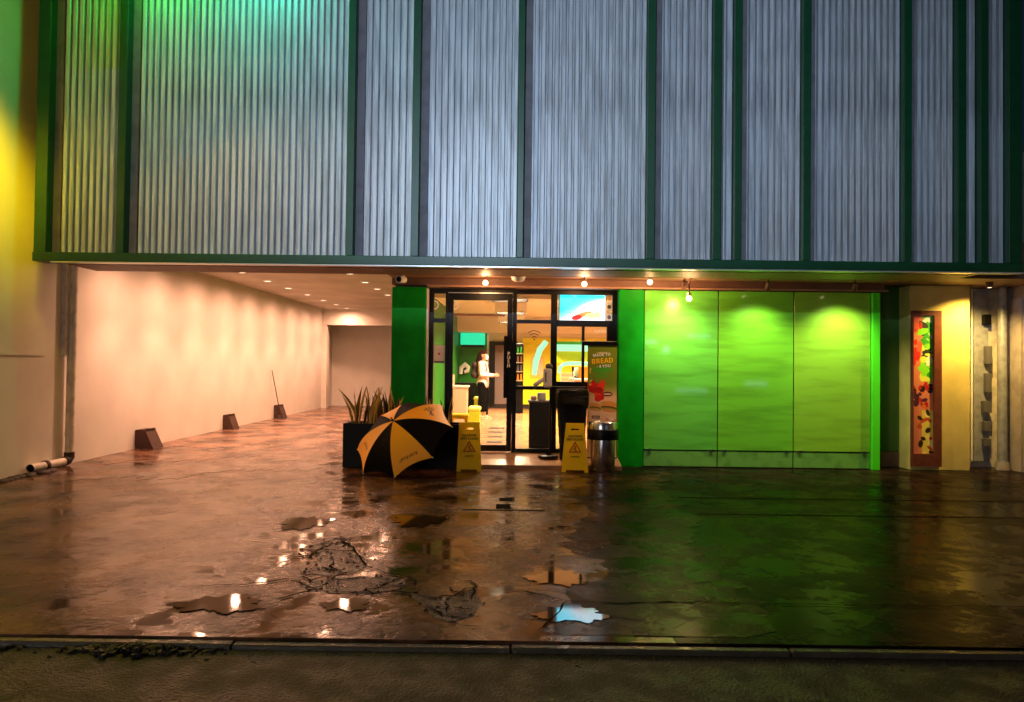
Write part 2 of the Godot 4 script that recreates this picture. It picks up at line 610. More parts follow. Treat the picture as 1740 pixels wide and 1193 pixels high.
# ==================================================================== setting
func street_light():
	# the lamp across the road, behind the camera, that lights the cladding
	var t = thing("street_lamp", "tall grey street lamp across the road facing the shop", "street lamp", Vector3(-1.2, 0, 3.2))
	var gm = StandardMaterial3D.new()
	gm.albedo_color = Color(0.4, 0.4, 0.42)
	gm.roughness = 0.5
	var st = new_st()
	sweep(st, [Vector3(0, -0.05, 0.6), Vector3(0, 5.4, 0.6)], [0.09, 0.05], 12)
	obj("pole", st, gm, t)
	st = new_st()
	sweep(st, [Vector3(0, 5.3, 0.6), Vector3(0, 5.42, 0.3), Vector3(0, 5.42, 0.1)], [0.035, 0.035, 0.035], 10)
	obj("arm", st, gm, t)
	st = new_st()
	bx(st, Vector3(-0.22, 5.29, 0.0), Vector3(0.22, 5.56, 0.14))
	obj("lamp_housing", st, gm, t)
	st = new_st()
	prism(st, [Vector2(-0.2, -0.01), Vector2(0.2, -0.01), Vector2(0.44, -0.8), Vector2(-1.1, -0.8)], 5.2, 5.228)
	obj("added_visor", st, gm, t)  # unseen plate added to keep the lamp off the shop front
	var em = StandardMaterial3D.new()
	em.emission_enabled = true
	em.emission = Color(0.75, 0.87, 1.0)
	em.emission_energy_multiplier = 4.0
	st = new_st()
	quad(st, Vector3(-0.03, 5.37, -0.004), Vector3(-0.03, 5.43, -0.004), Vector3(0.03, 5.43, -0.004), Vector3(0.03, 5.37, -0.004))
	obj("lamp_lens", st, em, t)
	spot("street_lamp_light", Vector3(-1.2, 5.4, 3.18), Vector3(0.7, 4.5, -9.5), 92.0, 31.0, Color(0.78, 0.88, 1.0), 0.016, 1.0)


func ground():
	# one large sheet carries the road out to the horizon
	var st = new_st()
	var nx = 12
	for i in nx:
		for j in nx:
			var x0 = lerp(-110.0, 110.0, float(i) / nx)
			var x1 = lerp(-110.0, 110.0, float(i + 1) / nx)
			var z0 = lerp(-110.0, 110.0, float(j) / nx)
			var z1 = lerp(-110.0, 110.0, float(j + 1) / nx)
			quad(st, Vector3(x0, -0.04, z1), Vector3(x1, -0.04, z1), Vector3(x1, -0.04, z0), Vector3(x0, -0.04, z0))
	struct("road", st, M.asphalt)
	st = new_st()
	var edge = []
	var zz = -10.71
	while zz < -4.06:
		edge.append(Vector2(1.55 + (zz + 10.7) * -0.098 + 0.015 * sin(zz * 2.3) + rng.randf_range(-0.01, 0.01), zz))
		zz += 0.2
	edge.append(Vector2(0.9, -4.06))
	var lp = [Vector2(-6.42, -30.0), Vector2(1.58, -30.0), Vector2(1.58, -10.71)]
	lp.append_array(edge)
	lp.append(Vector2(-6.42, -4.06))
	prism(st, lp, -0.3, 0.0)
	struct("parking_lot", st, M.lot_concrete)
	st = new_st()
	var rp = [Vector2(7.62, -4.06), Vector2(7.62, -30.0), Vector2(1.582, -30.0), Vector2(1.582, -10.708)]
	for e in edge:
		rp.append(e + Vector2(0.003, 0))
	prism(st, rp, -0.3, 0.0)
	struct("parking_lot_edge", st, M.lot_dark)
	# ragged damp bands where the paler and the darker concrete meet
	for b in 2:
		st = new_st()
		var bp = []
		for k in 62:
			var q = -10.68 + k * 0.107
			bp.append(Vector2(1.55 + (q + 10.7) * -0.098 - [0.55, 0.22][b] + 0.14 * sin(q * 3.1 + b) + rng.randf_range(-0.12, 0.12), q))
		for k in 62:
			var q = -10.68 + (61 - k) * 0.107
			bp.append(Vector2(1.55 + (q + 10.7) * -0.098 + [0.5, 0.16][b] + 0.12 * sin(q * 2.3 + b) + rng.randf_range(-0.12, 0.12), q))
		var bt = Geometry2D.triangulate_polygon(PackedVector2Array(bp))
		var by = 0.0022 * (b + 1)
		for k in range(0, bt.size(), 3):
			tri2(st, Vector3(bp[bt[k]].x, by, bp[bt[k]].y), Vector3(bp[bt[k + 1]].x, by, bp[bt[k + 1]].y), Vector3(bp[bt[k + 2]].x, by, bp[bt[k + 2]].y), Vector3.UP)
		struct("damp_pavement", st, M[["lot_mid", "lot_mid_dark"][b]])
	# drier, paler concrete under the roof of the passage
	for b in 3:
		st = new_st()
		var zf = [-9.6, -11.3, -12.9][b]
		var dp = [Vector2(-6.42, -27.2), Vector2(-1.85, -27.2), Vector2(-1.85, min(zf, -11.4))]
		if b == 0:
			dp[2] = Vector2(-1.85, -11.2)
			dp.append(Vector2(-2.55, -11.1))
		for k in 60:
			var xx = lerp(-2.6 if b == 0 else -1.9, -6.4, k / 59.0)
			dp.append(Vector2(xx, zf + 0.3 * sin(xx * 2.1 + b) + 0.22 * sin(xx * 5.3 + b * 2.0) + rng.randf_range(-0.22, 0.22) + (0.0 if b > 0 else -0.9 * smoothstep(-4.5, -2.6, xx))))
		dp.append(Vector2(-6.42, zf))
		var dt = Geometry2D.triangulate_polygon(PackedVector2Array(dp))
		var yy = 0.0025 * (b + 1)
		for k in range(0, dt.size(), 3):
			tri2(st, Vector3(dp[dt[k]].x, yy, dp[dt[k]].y), Vector3(dp[dt[k + 1]].x, yy, dp[dt[k + 1]].y), Vector3(dp[dt[k + 2]].x, yy, dp[dt[k + 2]].y), Vector3.UP)
		struct("passage_floor", st, M["dry_concrete_%d" % b])
	# kerb strip: worn edge, cut into lengths
	st = new_st()
	var x = -9.0
	while x < 9.0:
		var x2 = x + 1.5
		var dy = rng.randf_range(-0.004, 0.003)
		cb(st, Vector3(x + 0.004, -0.2, -4.045), Vector3(x2 - 0.004, -0.012 + dy, -3.985), 0.006)
		x = x2
	struct("kerb", st, M.kerb)
	st = new_st()
	# sloping porch of the shop
	prism(st, [Vector2(-10.72, 0.0), Vector2(-11.5, 0.0), Vector2(-11.5, 0.16), Vector2(-11.36, 0.16), Vector2(-10.72, 0.06)], -0.86, 1.57, Transform3D(Basis(Vector3(0, 0, 1), Vector3(1, 0, 0), Vector3(0, 1, 0)), Vector3.ZERO))
	struct("porch", st, mat("porch_tile", Color(0.72, 0.55, 0.42), 0.25, 0.0, {"tex": T.mottle, "scale": 0.6}))


func left_wall():
	var t = thing("boundary_wall", "long cream plastered wall on the left side of the lot", "wall")
	var st = new_st()
	bx(st, Vector3(-6.7, -0.2, -26.4), Vector3(-6.42, 9.0, 2.0))
	obj("wall", st, M.wall_paint, t)
	# a slightly thicker lower course ends near the pipe
	st = new_st()
	bx(st, Vector3(-6.418, 1.555, -10.05), Vector3(-6.405, 1.59, -5.0))
	obj("ledge", st, M.wall_paint, t)
	var p = thing("rain_pipe", "grey vertical downpipe on the cream wall with a brown elbow", "pipe")
	st = new_st()
	tube(st, Vector3(-6.33, 0.16, -10.55), Vector3(-6.33, 3.3, -10.55), 0.06, -1, 16)
	obj("downpipe", st, M.pvc, p)
	st = new_st()
	tube(st, Vector3(-6.33, 0.42, -10.55), Vector3(-6.33, 0.48, -10.55), 0.067, -1, 16)
	obj("collar", st, M.pvc, p)
	st = new_st()
	bx(st, Vector3(-6.42, 1.56, -10.50), Vector3(-6.345, 3.3, -10.42))
	obj("conduit", st, M.pvc, p)
	st = new_st()
	sweep(st, [Vector3(-6.33, 0.19, -10.55), Vector3(-6.33, 0.12, -10.55), Vector3(-6.335, 0.075, -10.51), Vector3(-6.34, 0.07, -10.44)], [0.068, 0.068, 0.068, 0.068], 16)
	obj("elbow", st, M.dark_rubber, p)
	st = new_st()
	sweep(st, [Vector3(-6.34, 0.068, -10.44), Vector3(-6.345, 0.068, -9.72)], [0.056, 0.056], 16, false)
	obj("outlet_pipe", st, M.pvc, p)
	st = new_st()
	disc(st, Vector3(-6.345, 0.068, -9.74), 0.052, Vector3.BACK, 16)
	obj("outlet_mouth", st, M.crack, p)
	st = new_st()
	tube(st, Vector3(-6.342, 0.068, -10.06), Vector3(-6.342, 0.068, -10.0), 0.068, -1, 16)
	obj("bracket", st, M.dark_rubber, p)
	var k = new_st()
	for i in 14:
		var zz = lerp(-10.05, -8.4, i / 13.0)
		ball(k, Vector3(-6.26 + rng.randf_range(-0.08, 0.06), 0.0, zz), rng.randf_range(0.06, 0.1), 10, Vector3(1, 0.5, 1.3))
	var o = obj("mud_heap", k, M.dark_rubber)
	tag(o, "dark mud piled along the foot of the cream wall by the outlet", "mud")
	o.set_meta("kind", "stuff")
	# three dark wheel blocks against the wall, and the broom
	var blocks = [[-12.72, 0.30, 0.33, "dark wedge block against the cream wall, largest and nearest the street"], [-16.5, 0.22, 0.33, "dark wedge block against the cream wall, middle of three"], [-19.95, 0.24, 0.36, "dark wedge block against the cream wall beside the broom"]]
	for b in blocks:
		var w = thing("wheel_block", b[3], "wheel block", Vector3(-6.415, 0, b[0]), "wedge blocks along the left wall")
		st = new_st()
		prism(st, [Vector2(0.0, 0.0), Vector2(b[1] + 0.02, 0.0), Vector2(b[1] * 0.55, b[2]), Vector2(0.0, b[2])], -0.18, 0.18, Transform3D(Basis(Vector3(1, 0, 0), Vector3(0, 0, -1), Vector3(0, 1, 0)), Vector3.ZERO))
		obj("block", st, M.block_wood, w)
		st = new_st()
		bx(st, Vector3(b[1] * 0.55 - 0.01, b[2], -0.16), Vector3(b[1] * 0.55 + 0.02, b[2] + 0.012, 0.16))
		obj("edge_strip", st, M.dark_rubber, w)
	var br = thing("broom", "thin broom leaning on the cream wall by the farthest wedge block", "broom", Vector3(-6.22, 0, -19.75))
	st = new_st()
	tube(st, Vector3(0, 0.06, 0), Vector3(-0.16, 1.3, 0.3), 0.012, -1, 8)
	obj("handle", st, M.block_wood, br)
	st = new_st()
	prism(st, [Vector2(-0.05, -0.16), Vector2(0.06, -0.16), Vector2(0.06, 0.16), Vector2(-0.05, 0.16)], 0.0, 0.1, Transform3D.IDENTITY, [Vector2(-0.02, -0.1), Vector2(0.03, -0.1), Vector2(0.03, 0.1), Vector2(-0.02, 0.1)])
	obj("bristles", st, M.dark_rubber, br)


func ribbed(x0, x1, y0, y1):
	var st = new_st()
	var p = 0.085
	var n = max(1, int(round((x1 - x0) / p)))
	p = (x1 - x0) / n
	var prof = []
	for k in n:
		var a = x0 + k * p
		prof.append_array([Vector2(a, 0.0), Vector2(a + 0.26 * p, 0.0), Vector2(a + 0.31 * p, 0.058), Vector2(a + 0.38 * p, 0.066), Vector2(a + 0.86 * p, 0.066), Vector2(a + 0.95 * p, 0.058)])
	prof.append(Vector2(x1, 0.0))
	for k in prof.size() - 1:
		var a = prof[k]
		var b = prof[k + 1]
		quad(st, Vector3(a.x, y0, a.y), Vector3(b.x, y0, b.y), Vector3(b.x, y1, b.y), Vector3(a.x, y1, a.y))
	return st


func building():
	var t = thing("shop_building", "green shop building with grey ribbed cladding above a lit ground floor", "building")
	# ---- cladding
	var c = node("cladding", t)
	var posts = [[-6.14, -5.98], [-5.1, -4.99], [-2.17, -2.07], [-1.34, -1.24], [0.01, 0.09], [1.66, 1.76], [2.5, 2.6], [2.77, 2.86], [3.64, 3.74], [4.92, 5.02], [5.6, 5.71], [5.89, 5.99], [6.25, 6.42]]
	var top = 8.2
	for k in posts.size():
		var st = new_st()
		cb(st, Vector3(posts[k][0], 2.872, -9.56), Vector3(posts[k][1], top, -9.36), 0.006)
		obj("mullion", st, M.green_steel, c)
		if k == posts.size() - 1:
			break
		var x0 = posts[k][1]
		var x1 = posts[k + 1][0]
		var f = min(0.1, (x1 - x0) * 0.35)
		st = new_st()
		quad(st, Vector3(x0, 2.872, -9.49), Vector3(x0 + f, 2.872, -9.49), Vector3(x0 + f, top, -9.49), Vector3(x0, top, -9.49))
		obj("shaded_flashing", st, M.shaded_flashing, c)  # flat strip right of the mullion, the mullion shadow put into its colour
		var r = obj("corrugated_sheet", ribbed(x0 + f, x1, 2.872, top), M.sheet, c)
		r.position.z = -9.53
	var s = new_st()
	cb(s, Vector3(-6.14, 2.755, -9.62), Vector3(6.42, 2.87, -9.34), 0.006)
	obj("bottom_beam", s, M.green_steel, c)
	s = new_st()
	bx(s, Vector3(-5.9, 2.738, -9.42), Vector3(6.42, 2.752, -9.335))
	obj("drip_edge", s, M.bright_flashing, c)
	s = new_st()
	bx(s, Vector3(-6.13, 2.9, -10.2), Vector3(6.41, top, -9.57))
	obj("upper_wall", s, M.plaster_grey, t)
	# ---- underside
	s = new_st()
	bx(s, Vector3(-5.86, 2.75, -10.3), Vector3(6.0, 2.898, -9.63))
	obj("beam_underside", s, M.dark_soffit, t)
	s = new_st()
	bx(s, Vector3(-6.42, 3.31, -27.0), Vector3(-1.83, 3.6, -10.3))
	obj("passage_ceiling", s, M.ceiling_paint, t)
	s = new_st()
	bx(s, Vector3(-6.42, 2.9, -10.34), Vector3(-1.83, 3.6, -10.302))
	obj("beam_back", s, M.ceiling_paint, t)
	s = new_st()
	bx(s, Vector3(-1.86, 2.80, -11.2), Vector3(5.62, 3.3, -10.304))
	obj("soffit", s, M.soffit_paint, t)
	s = new_st()
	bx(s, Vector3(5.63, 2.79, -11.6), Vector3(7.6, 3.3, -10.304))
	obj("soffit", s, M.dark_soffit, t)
	s = new_st()
	bx(s, Vector3(-1.86, 2.70, -11.3), Vector3(5.56, 2.799, -11.13))
	obj("fascia", s, M.dark_soffit, t)
	s = new_st()
	bx(s, Vector3(-1.33, 2.672, -11.3), Vector3(5.6, 2.698, -11.09))
	obj("fascia_trim", s, M.soffit_paint, t)
	# ---- passage end
	s = new_st()
	bx(s, Vector3(-6.42, 2.78, -25.0), Vector3(-1.83, 3.309, -24.6))
	obj("bulkhead", s, M.wall_paint, t)
	s = new_st()
	bx(s, Vector3(-6.42, 0, -24.95), Vector3(-6.26, 2.779, -24.62))
	obj("pilaster", s, M.wall_paint, t)
	s = new_st()
	prism(s, [Vector2(-6.42, -26.0), Vector2(-1.5, -27.0), Vector2(-1.5, -27.3), Vector2(-6.42, -27.3)], 0.0, 3.309)
	obj("end_wall", s, M.wall_paint, t)
	s = new_st()
	bx(s, Vector3(-1.84, 0, -25.2), Vector3(-1.74, 3.309, -11.31))
	obj("side_wall", s, M.shop_green, t)
	# ---- green fronts
	s = new_st()
	cb(s, Vector3(-1.86, 0, -11.31), Vector3(-1.35, 2.665, -11.15), 0.004)
	obj("green_wall", s, M.green_paint, t)
	s = new_st()
	bx(s, Vector3(-1.345, 0.05, -11.5), Vector3(-1.325, 2.66, -11.2))
	obj("return_strip", s, M.white_plastic, t)
	s = new_st()
	cb(s, Vector3(1.575, 0, -11.5), Vector3(1.945, 2.665, -11.15), 0.004)
	obj("green_wall", s, M.green_paint, t)
	var gx = [1.95, 3.07, 4.21, 5.37]
	for k in 3:
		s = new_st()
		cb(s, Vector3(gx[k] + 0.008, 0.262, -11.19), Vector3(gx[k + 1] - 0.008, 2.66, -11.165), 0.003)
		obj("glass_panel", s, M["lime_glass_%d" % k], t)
		s = new_st()
		cb(s, Vector3(gx[k] + 0.008, 0.012, -11.19), Vector3(gx[k + 1] - 0.008, 0.246, -11.172), 0.003)
		obj("kick_panel", s, M.kick_glass, t)
		for e in [0.09, -0.09]:
			s = new_st()
			var cx = gx[k] + 0.1 if e > 0 else gx[k + 1] - 0.1
			bx(s, Vector3(cx - 0.025, 0.235, -11.166), Vector3(cx + 0.025, 0.275, -11.155))
			obj("patch_fitting", s, M.chrome, t)
	s = new_st()
	bx(s, Vector3(1.946, 0, -11.32), Vector3(5.372, 2.669, -11.2))
	obj("panel_backing", s, M.joint, t)
	s = new_st()
	cb(s, Vector3(5.375, 0.0, -11.32), Vector3(5.49, 2.66, -11.12), 0.004)
	obj("corner_trim", s, M.lime_trim, t)
	s = new_st()
	bx(s, Vector3(5.375, 0, -23.0), Vector3(5.49, 3.3, -11.321))
	obj("side_wall", s, M.shop_wall, t)
	s = new_st()
	cb(s, Vector3(5.492, 0.24, -11.56), Vector3(5.97, 2.79, -11.5), 0.004)
	obj("dark_panel", s, M.dark_green, t)
	s = new_st()
	cb(s, Vector3(5.492, 0.0, -11.56), Vector3(5.97, 0.236, -11.49), 0.004)
	obj("plinth", s, M.dark_soffit, t)
	s = new_st()
	cb(s, Vector3(5.975, 0, -11.6), Vector3(6.88, 2.785, -11.2), 0.004)
	obj("pilaster", s, M.plaster_beige, t)
	var sh = node("poster_case", t)
	s = new_st()
	bx(s, Vector3(5.985, 0.06, -11.199), Vector3(6.0, 2.4, -11.13))
	bx(s, Vector3(6.31, 0.06, -11.199), Vector3(6.42, 2.4, -11.13))
	bx(s, Vector3(6.0, 0.06, -11.199), Vector3(6.31, 0.25, -11.13))
	bx(s, Vector3(6.0, 2.33, -11.199), Vector3(6.31, 2.4, -11.13))
	obj("frame", s, mat("case_frame", Color(0.42, 0.22, 0.17), 0.35, 0.0, {"tex": T.stain, "scale": 1.5}), sh)
	s = new_st()
	quad_uv(s, Vector3(6.0, 0.25, -11.17), Vector3(6.31, 0.25, -11.17), Vector3(6.31, 2.33, -11.17), Vector3(6.0, 2.33, -11.17))
	obj("poster", s, print_mat("case_poster", case_image()), sh)
	# ---- shop shell
	s = new_st()
	bx(s, Vector3(-1.74, -0.1, -23.4), Vector3(5.375, 0.165, -11.502))
	obj("shop_floor", s, M.shop_tile, t)
	s = new_st()
	bx(s, Vector3(-1.74, 2.95, -23.4), Vector3(5.375, 3.29, -11.32))
	obj("shop_ceiling", s, M.shop_wall, t)
	s = new_st()
	bx(s, Vector3(-1.74, 2.669, -11.5), Vector3(5.37, 2.949, -11.32))
	obj("lintel", s, M.dark_soffit, t)
	s = new_st()
	bx(s, Vector3(-1.74, 0.165, -23.4), Vector3(5.375, 2.949, -23.0))
	obj("back_wall", s, M.shop_wall, t)
	s = new_st()
	bx(s, Vector3(-1.735, 0.3, -22.998), Vector3(-0.86, 2.48, -22.96))
	obj("green_panel", s, M.shop_green, t)
	s = new_st()
	bx(s, Vector3(-0.855, 0.3, -22.998), Vector3(-0.8, 2.46, -22.93))
	obj("white_trim", s, M.white_plastic, t)
	s = new_st()
	bx(s, Vector3(0.24, 0.3, -22.998), Vector3(5.37, 2.36, -22.95))
	obj("yellow_panel", s, M.yellow_wall, t)
	s = new_st()
	bx(s, Vector3(-1.735, 0.165, -22.998), Vector3(5.37, 0.295, -22.92))
	obj("skirting", s, M.dark_rubber, t)
	s = new_st()
	bx(s, Vector3(-1.735, 2.5, -22.999), Vector3(5.37, 2.948, -22.3))
	obj("inner_bulkhead", s, M.shop_wall, t)
	var bd = node("back_door", t)
	s = new_st()
	bx(s, Vector3(-0.78, 0.3, -22.95), Vector3(-0.6, 2.24, -22.85))
	bx(s, Vector3(-0.6, 2.12, -22.95), Vector3(0.1, 2.24, -22.85))
	bx(s, Vector3(0.02, 0.3, -22.95), Vector3(0.14, 2.12, -22.85))
	obj("door_frame", s, M.black_metal, bd)
	s = new_st()
	bx(s, Vector3(-0.6, 0.3, -22.95), Vector3(0.02, 2.12, -22.9))
	obj("door_leaf", s, M.door_grey, bd)
	# ---- storefront
	var fr = node("storefront_frame", t)
	var Z0 = -11.45
	var Z1 = -11.37
	var bars = [[-1.32, -1.25, 0.165, 2.64], [-1.07, -1.035, 0.165, 2.64], [-0.035, 0.03, 0.165, 2.64], [0.555, 0.65, 0.165, 2.64], [1.50, 1.572, 0.165, 2.64], [1.035, 1.075, 1.2, 2.11], [1.42, 1.5, 1.82, 2.11]]
	for b in bars:
		s = new_st()
		cb(s, Vector3(b[0], b[2], Z0), Vector3(b[1], b[3], Z1), 0.004)
		obj("mullion", s, M.black_metal, fr)
	var rails = [[-1.32, 1.572, 2.60, 2.668], [-1.25, -1.07, 2.15, 2.21], [0.03, 0.555, 2.15, 2.205], [0.65, 1.5, 2.11, 2.205], [0.03, 0.555, 1.13, 1.18], [0.65, 1.5, 1.13, 1.26], [0.03, 1.5, 0.166, 0.225], [-1.25, -1.07, 0.166, 0.24], [1.075, 1.5, 1.82, 1.88]]
	for b in rails:
		s = new_st()
		cb(s, Vector3(b[0] + 0.001, b[2], Z0 + 0.004), Vector3(b[1] - 0.001, b[3], Z1 + 0.004), 0.004)
		obj("rail", s, M.black_metal, fr)
	s = new_st()
	bx(s, Vector3(0.03, 1.181, Z1 - 0.01), Vector3(1.1, 1.189, Z1 + 0.02))
	obj("sill", s, M.bright_flashing, fr)
	s = new_st()
	bx(s, Vector3(1.0, 1.88, Z1), Vector3(1.56, 1.89, Z1 + 0.05))
	obj("sill", s, M.bright_flashing, fr)
	for g in [[-1.25, -1.07, 0.24, 2.15], [-1.25, -1.07, 2.21, 2.6], [0.03, 0.555, 0.225, 1.13], [0.03, 0.555, 1.18, 2.15], [0.03, 0.555, 2.205, 2.6], [0.65, 1.5, 2.205, 2.6], [0.65, 1.035, 1.26, 2.11], [1.075, 1.42, 1.88, 2.11], [1.075, 1.5, 1.26, 1.82], [0.65, 1.5, 0.225, 1.13]]:
		s = new_st()
		quad(s, Vector3(g[0], g[2], -11.41), Vector3(g[1], g[2], -11.41), Vector3(g[1], g[3], -11.41), Vector3(g[0], g[3], -11.41))
		obj("window_pane", s, M.glass, t)
	var d = node("door", t)
	s = new_st()
	cb(s, Vector3(-1.033, 0.18, -11.44), Vector3(-0.95, 2.598, -11.38), 0.004)
	cb(s, Vector3(-0.115, 0.18, -11.44), Vector3(-0.037, 2.598, -11.38), 0.004)
	cb(s, Vector3(-0.949, 2.5, -11.44), Vector3(-0.116, 2.598, -11.38), 0.004)
	cb(s, Vector3(-0.949, 0.18, -11.44), Vector3(-0.116, 0.275, -11.38), 0.004)
	obj("door_frame", s, M.black_metal, d)
	s = new_st()
	bx(s, Vector3(-1.03, 2.602, -11.372), Vector3(-0.04, 2.612, -11.34))
	obj("closer_rail", s, M.bright_flashing, d)
	s = new_st()
	quad(s, Vector3(-0.949, 0.275, -11.41), Vector3(-0.116, 0.275, -11.41), Vector3(-0.116, 2.5, -11.41), Vector3(-0.949, 2.5, -11.41))
	obj("door_pane", s, M.glass, d)
	s = new_st()
	cb(s, Vector3(-0.165, 1.0, -11.375), Vector3(-0.105, 1.95, -11.34), 0.008)
	obj("handle", s, M.black_plastic, d)
	for k in 4:
		text_mesh("lettering", "PUSH"[k], 0.075, M.white_print, d, Vector3(-0.09, 1.68 - k * 0.062, -11.335))
	# ceiling lamps of the passage: a row along the wall and a row by the shop
	var lamp_z = [-11.7, -13.2, -14.8, -16.36, -17.87, -19.5, -21.2, -22.7, -24.1]
	for k in lamp_z.size():
		downlight(Vector3(-5.5, 3.308, lamp_z[k]), "round downlight in the passage ceiling, wall row, number %s from the street" % ["one", "two", "three", "four", "five", "six", "seven", "eight", "nine"][k], "downlights along the left wall")
	for k in 6:
		downlight(Vector3(-3.33, 3.308, [-13.2, -14.8, -16.36, -17.8, -19.3, -20.8][k]), "round downlight in the passage ceiling, row beside the shop, number %s from the street" % ["one", "two", "three", "four", "five", "six"][k], "downlights beside the shop wall")


func downlight(at, label, group):
	var t = thing("downlight", label, "ceiling light", at, group)
	var st = new_st()
	lathe(st, [[0.075, -0.012], [0.105, -0.010], [0.11, 0.0]], 24)
	obj("trim_ring", st, M.white_plastic, t)
	st = new_st()
	disc(st, Vector3(0, -0.008, 0), 0.076, Vector3.DOWN, 24)
	obj("lamp_lens", st, M.lamp_glow, t)
	var warm = Color(1.0, 0.72, 0.57)
	spot("downlight_lamp", at + Vector3(0, -0.03, 0), at + Vector3(0, -2, 0), 5.0, 87.0, warm, 0.06, 0.9)
	spot("downlight_beam", at + Vector3(0, -0.035, 0), at + Vector3(0, -2, 0), 5.2, 43.0, warm, 0.06, 0.6)


func print_mat(called, img, rough = 0.5):
	var m = StandardMaterial3D.new()
	m.resource_name = called
	m.albedo_texture = ImageTexture.create_from_image(img)
	m.roughness = rough
	M[called] = m
	return m


func ell(img, cx, cy, rx, ry, c, turn = 0.0):
	var w = img.get_width()
	var h = img.get_height()
	var r = int(max(rx, ry)) + 1
	for y in range(max(0, int(cy) - r), min(h, int(cy) + r + 1)):
		for x in range(max(0, int(cx) - r), min(w, int(cx) + r + 1)):
			var d = Vector2(x - cx, y - cy).rotated(-turn)
			var q = (d.x / rx) * (d.x / rx) + (d.y / ry) * (d.y / ry)
			if q < 1.0:
				var a = clampf((1.0 - q) * 6.0, 0.0, 1.0) * c.a
				var o = img.get_pixel(x, y)
				img.set_pixel(x, y, o.lerp(Color(c.r, c.g, c.b), a))


func case_image():
	var im = Image.create(96, 640, false, Image.FORMAT_RGB8)
	im.fill(Color(0.85, 0.5, 0.36))
	var r = RandomNumberGenerator.new()
	r.seed = 4
	im.fill_rect(Rect2i(50, 0, 46, 300), Color(0.45, 0.75, 0.12))
	for k in 40:
		ell(im, r.randf_range(45, 80), r.randf_range(20, 300), r.randf_range(6, 16), r.randf_range(10, 34), [Color(0.9, 0.95, 0.8), Color(0.15, 0.6, 0.1), Color(0.5, 0.9, 0.1), Color(0.1, 0.16, 0.06), Color(0.85, 0.9, 0.3)][k % 5], r.randf() * 3)
	for k in 12:
		ell(im, r.randf_range(6, 40), r.randf_range(10, 200), r.randf_range(5, 14), r.randf_range(14, 50), [Color(0.8, 0.12, 0.08), Color(0.9, 0.35, 0.25)][k % 2], 0.1)
	for k in 30:
		ell(im, r.randf_range(4, 90), r.randf_range(310, 430), r.randf_range(5, 18), r.randf_range(6, 18), [Color(0.1, 0.05, 0.08), Color(0.7, 0.1, 0.1), Color(0.85, 0.4, 0.2), Color(0.3, 0.12, 0.25)][k % 4], r.randf() * 3)
	im.fill_rect(Rect2i(44, 440, 52, 200), Color(0.88, 0.8, 0.32))
	for k in 20:
		ell(im, r.randf_range(30, 90), r.randf_range(450, 640), r.randf_range(4, 14), r.randf_range(8, 20), [Color(0.95, 0.85, 0.5), Color(0.75, 0.3, 0.12), Color(0.2, 0.1, 0.06)][k % 3], r.randf() * 3)
	return im


func signs_above():
	# lit signboards fixed above the part of the front that the photograph shows: their light colours the wall and cladding
	var gm = StandardMaterial3D.new()
	gm.albedo_color = Color(0.1, 0.6, 0.2)
	gm.emission_enabled = true
	gm.emission = Color(0.05, 0.9, 0.25)
	gm.emission_energy_multiplier = 1.5
	var t = thing("illuminated_sign", "lit green signboard high on the left of the cladding", "sign")
	var st = new_st()
	bx(st, Vector3(-5.2, 6.75, -9.33), Vector3(-2.9, 7.7, -8.95))
	obj("sign_box", st, gm, t)
	area("green_sign_light", Vector3(-4.6, 6.72, -8.9), Vector3(-4.5, 4.0, -9.5), 1.1, 0.3, 1.9, Color(0.12, 1.0, 0.3))
	area("teal_sign_light", Vector3(-3.2, 6.72, -8.9), Vector3(-3.2, 4.0, -9.5), 0.8, 0.3, 1.7, Color(0.15, 1.0, 0.8))
	var ym = StandardMaterial3D.new()
	ym.albedo_color = Color(0.9, 0.75, 0.1)
	ym.emission_enabled = true
	ym.emission = Color(1.0, 0.8, 0.0)
	ym.emission_energy_multiplier = 2.0
	t = thing("illuminated_sign", "lit yellow signboard on a bracket high on the cream wall", "sign", Vector3(-4.9, 0, -6.85))
	st = new_st()
	bx(st, Vector3(-0.6, 5.3, -0.14), Vector3(0.6, 6.6, 0.14))
	obj("sign_box", st, ym, t)
	st = new_st()
	tube(st, Vector3(-0.45, 6.64, 0), Vector3(-1.52, 6.64, 0), 0.04)
	obj("bracket", st, M.black_metal, t)
	spot("yellow_sign_light", Vector3(-5.0, 5.2, -7.0), Vector3(-6.42, 4.0, -8.4), 34.0, 23.0, Color(1.0, 0.86, 0.0), 0.25, 1.0)
	area("yellow_sign_glow", Vector3(-4.9, 5.25, -6.85), Vector3(-2.4, 0, -4.3), 1.0, 0.3, 13.0, Color(1.0, 0.76, 0.16))
	area("yellow_sign_face", Vector3(-4.9, 5.9, -7.01), Vector3(-4.6, 4.6, -9.5), 1.0, 1.0, 0.06, Color(1.0, 0.84, 0.6))


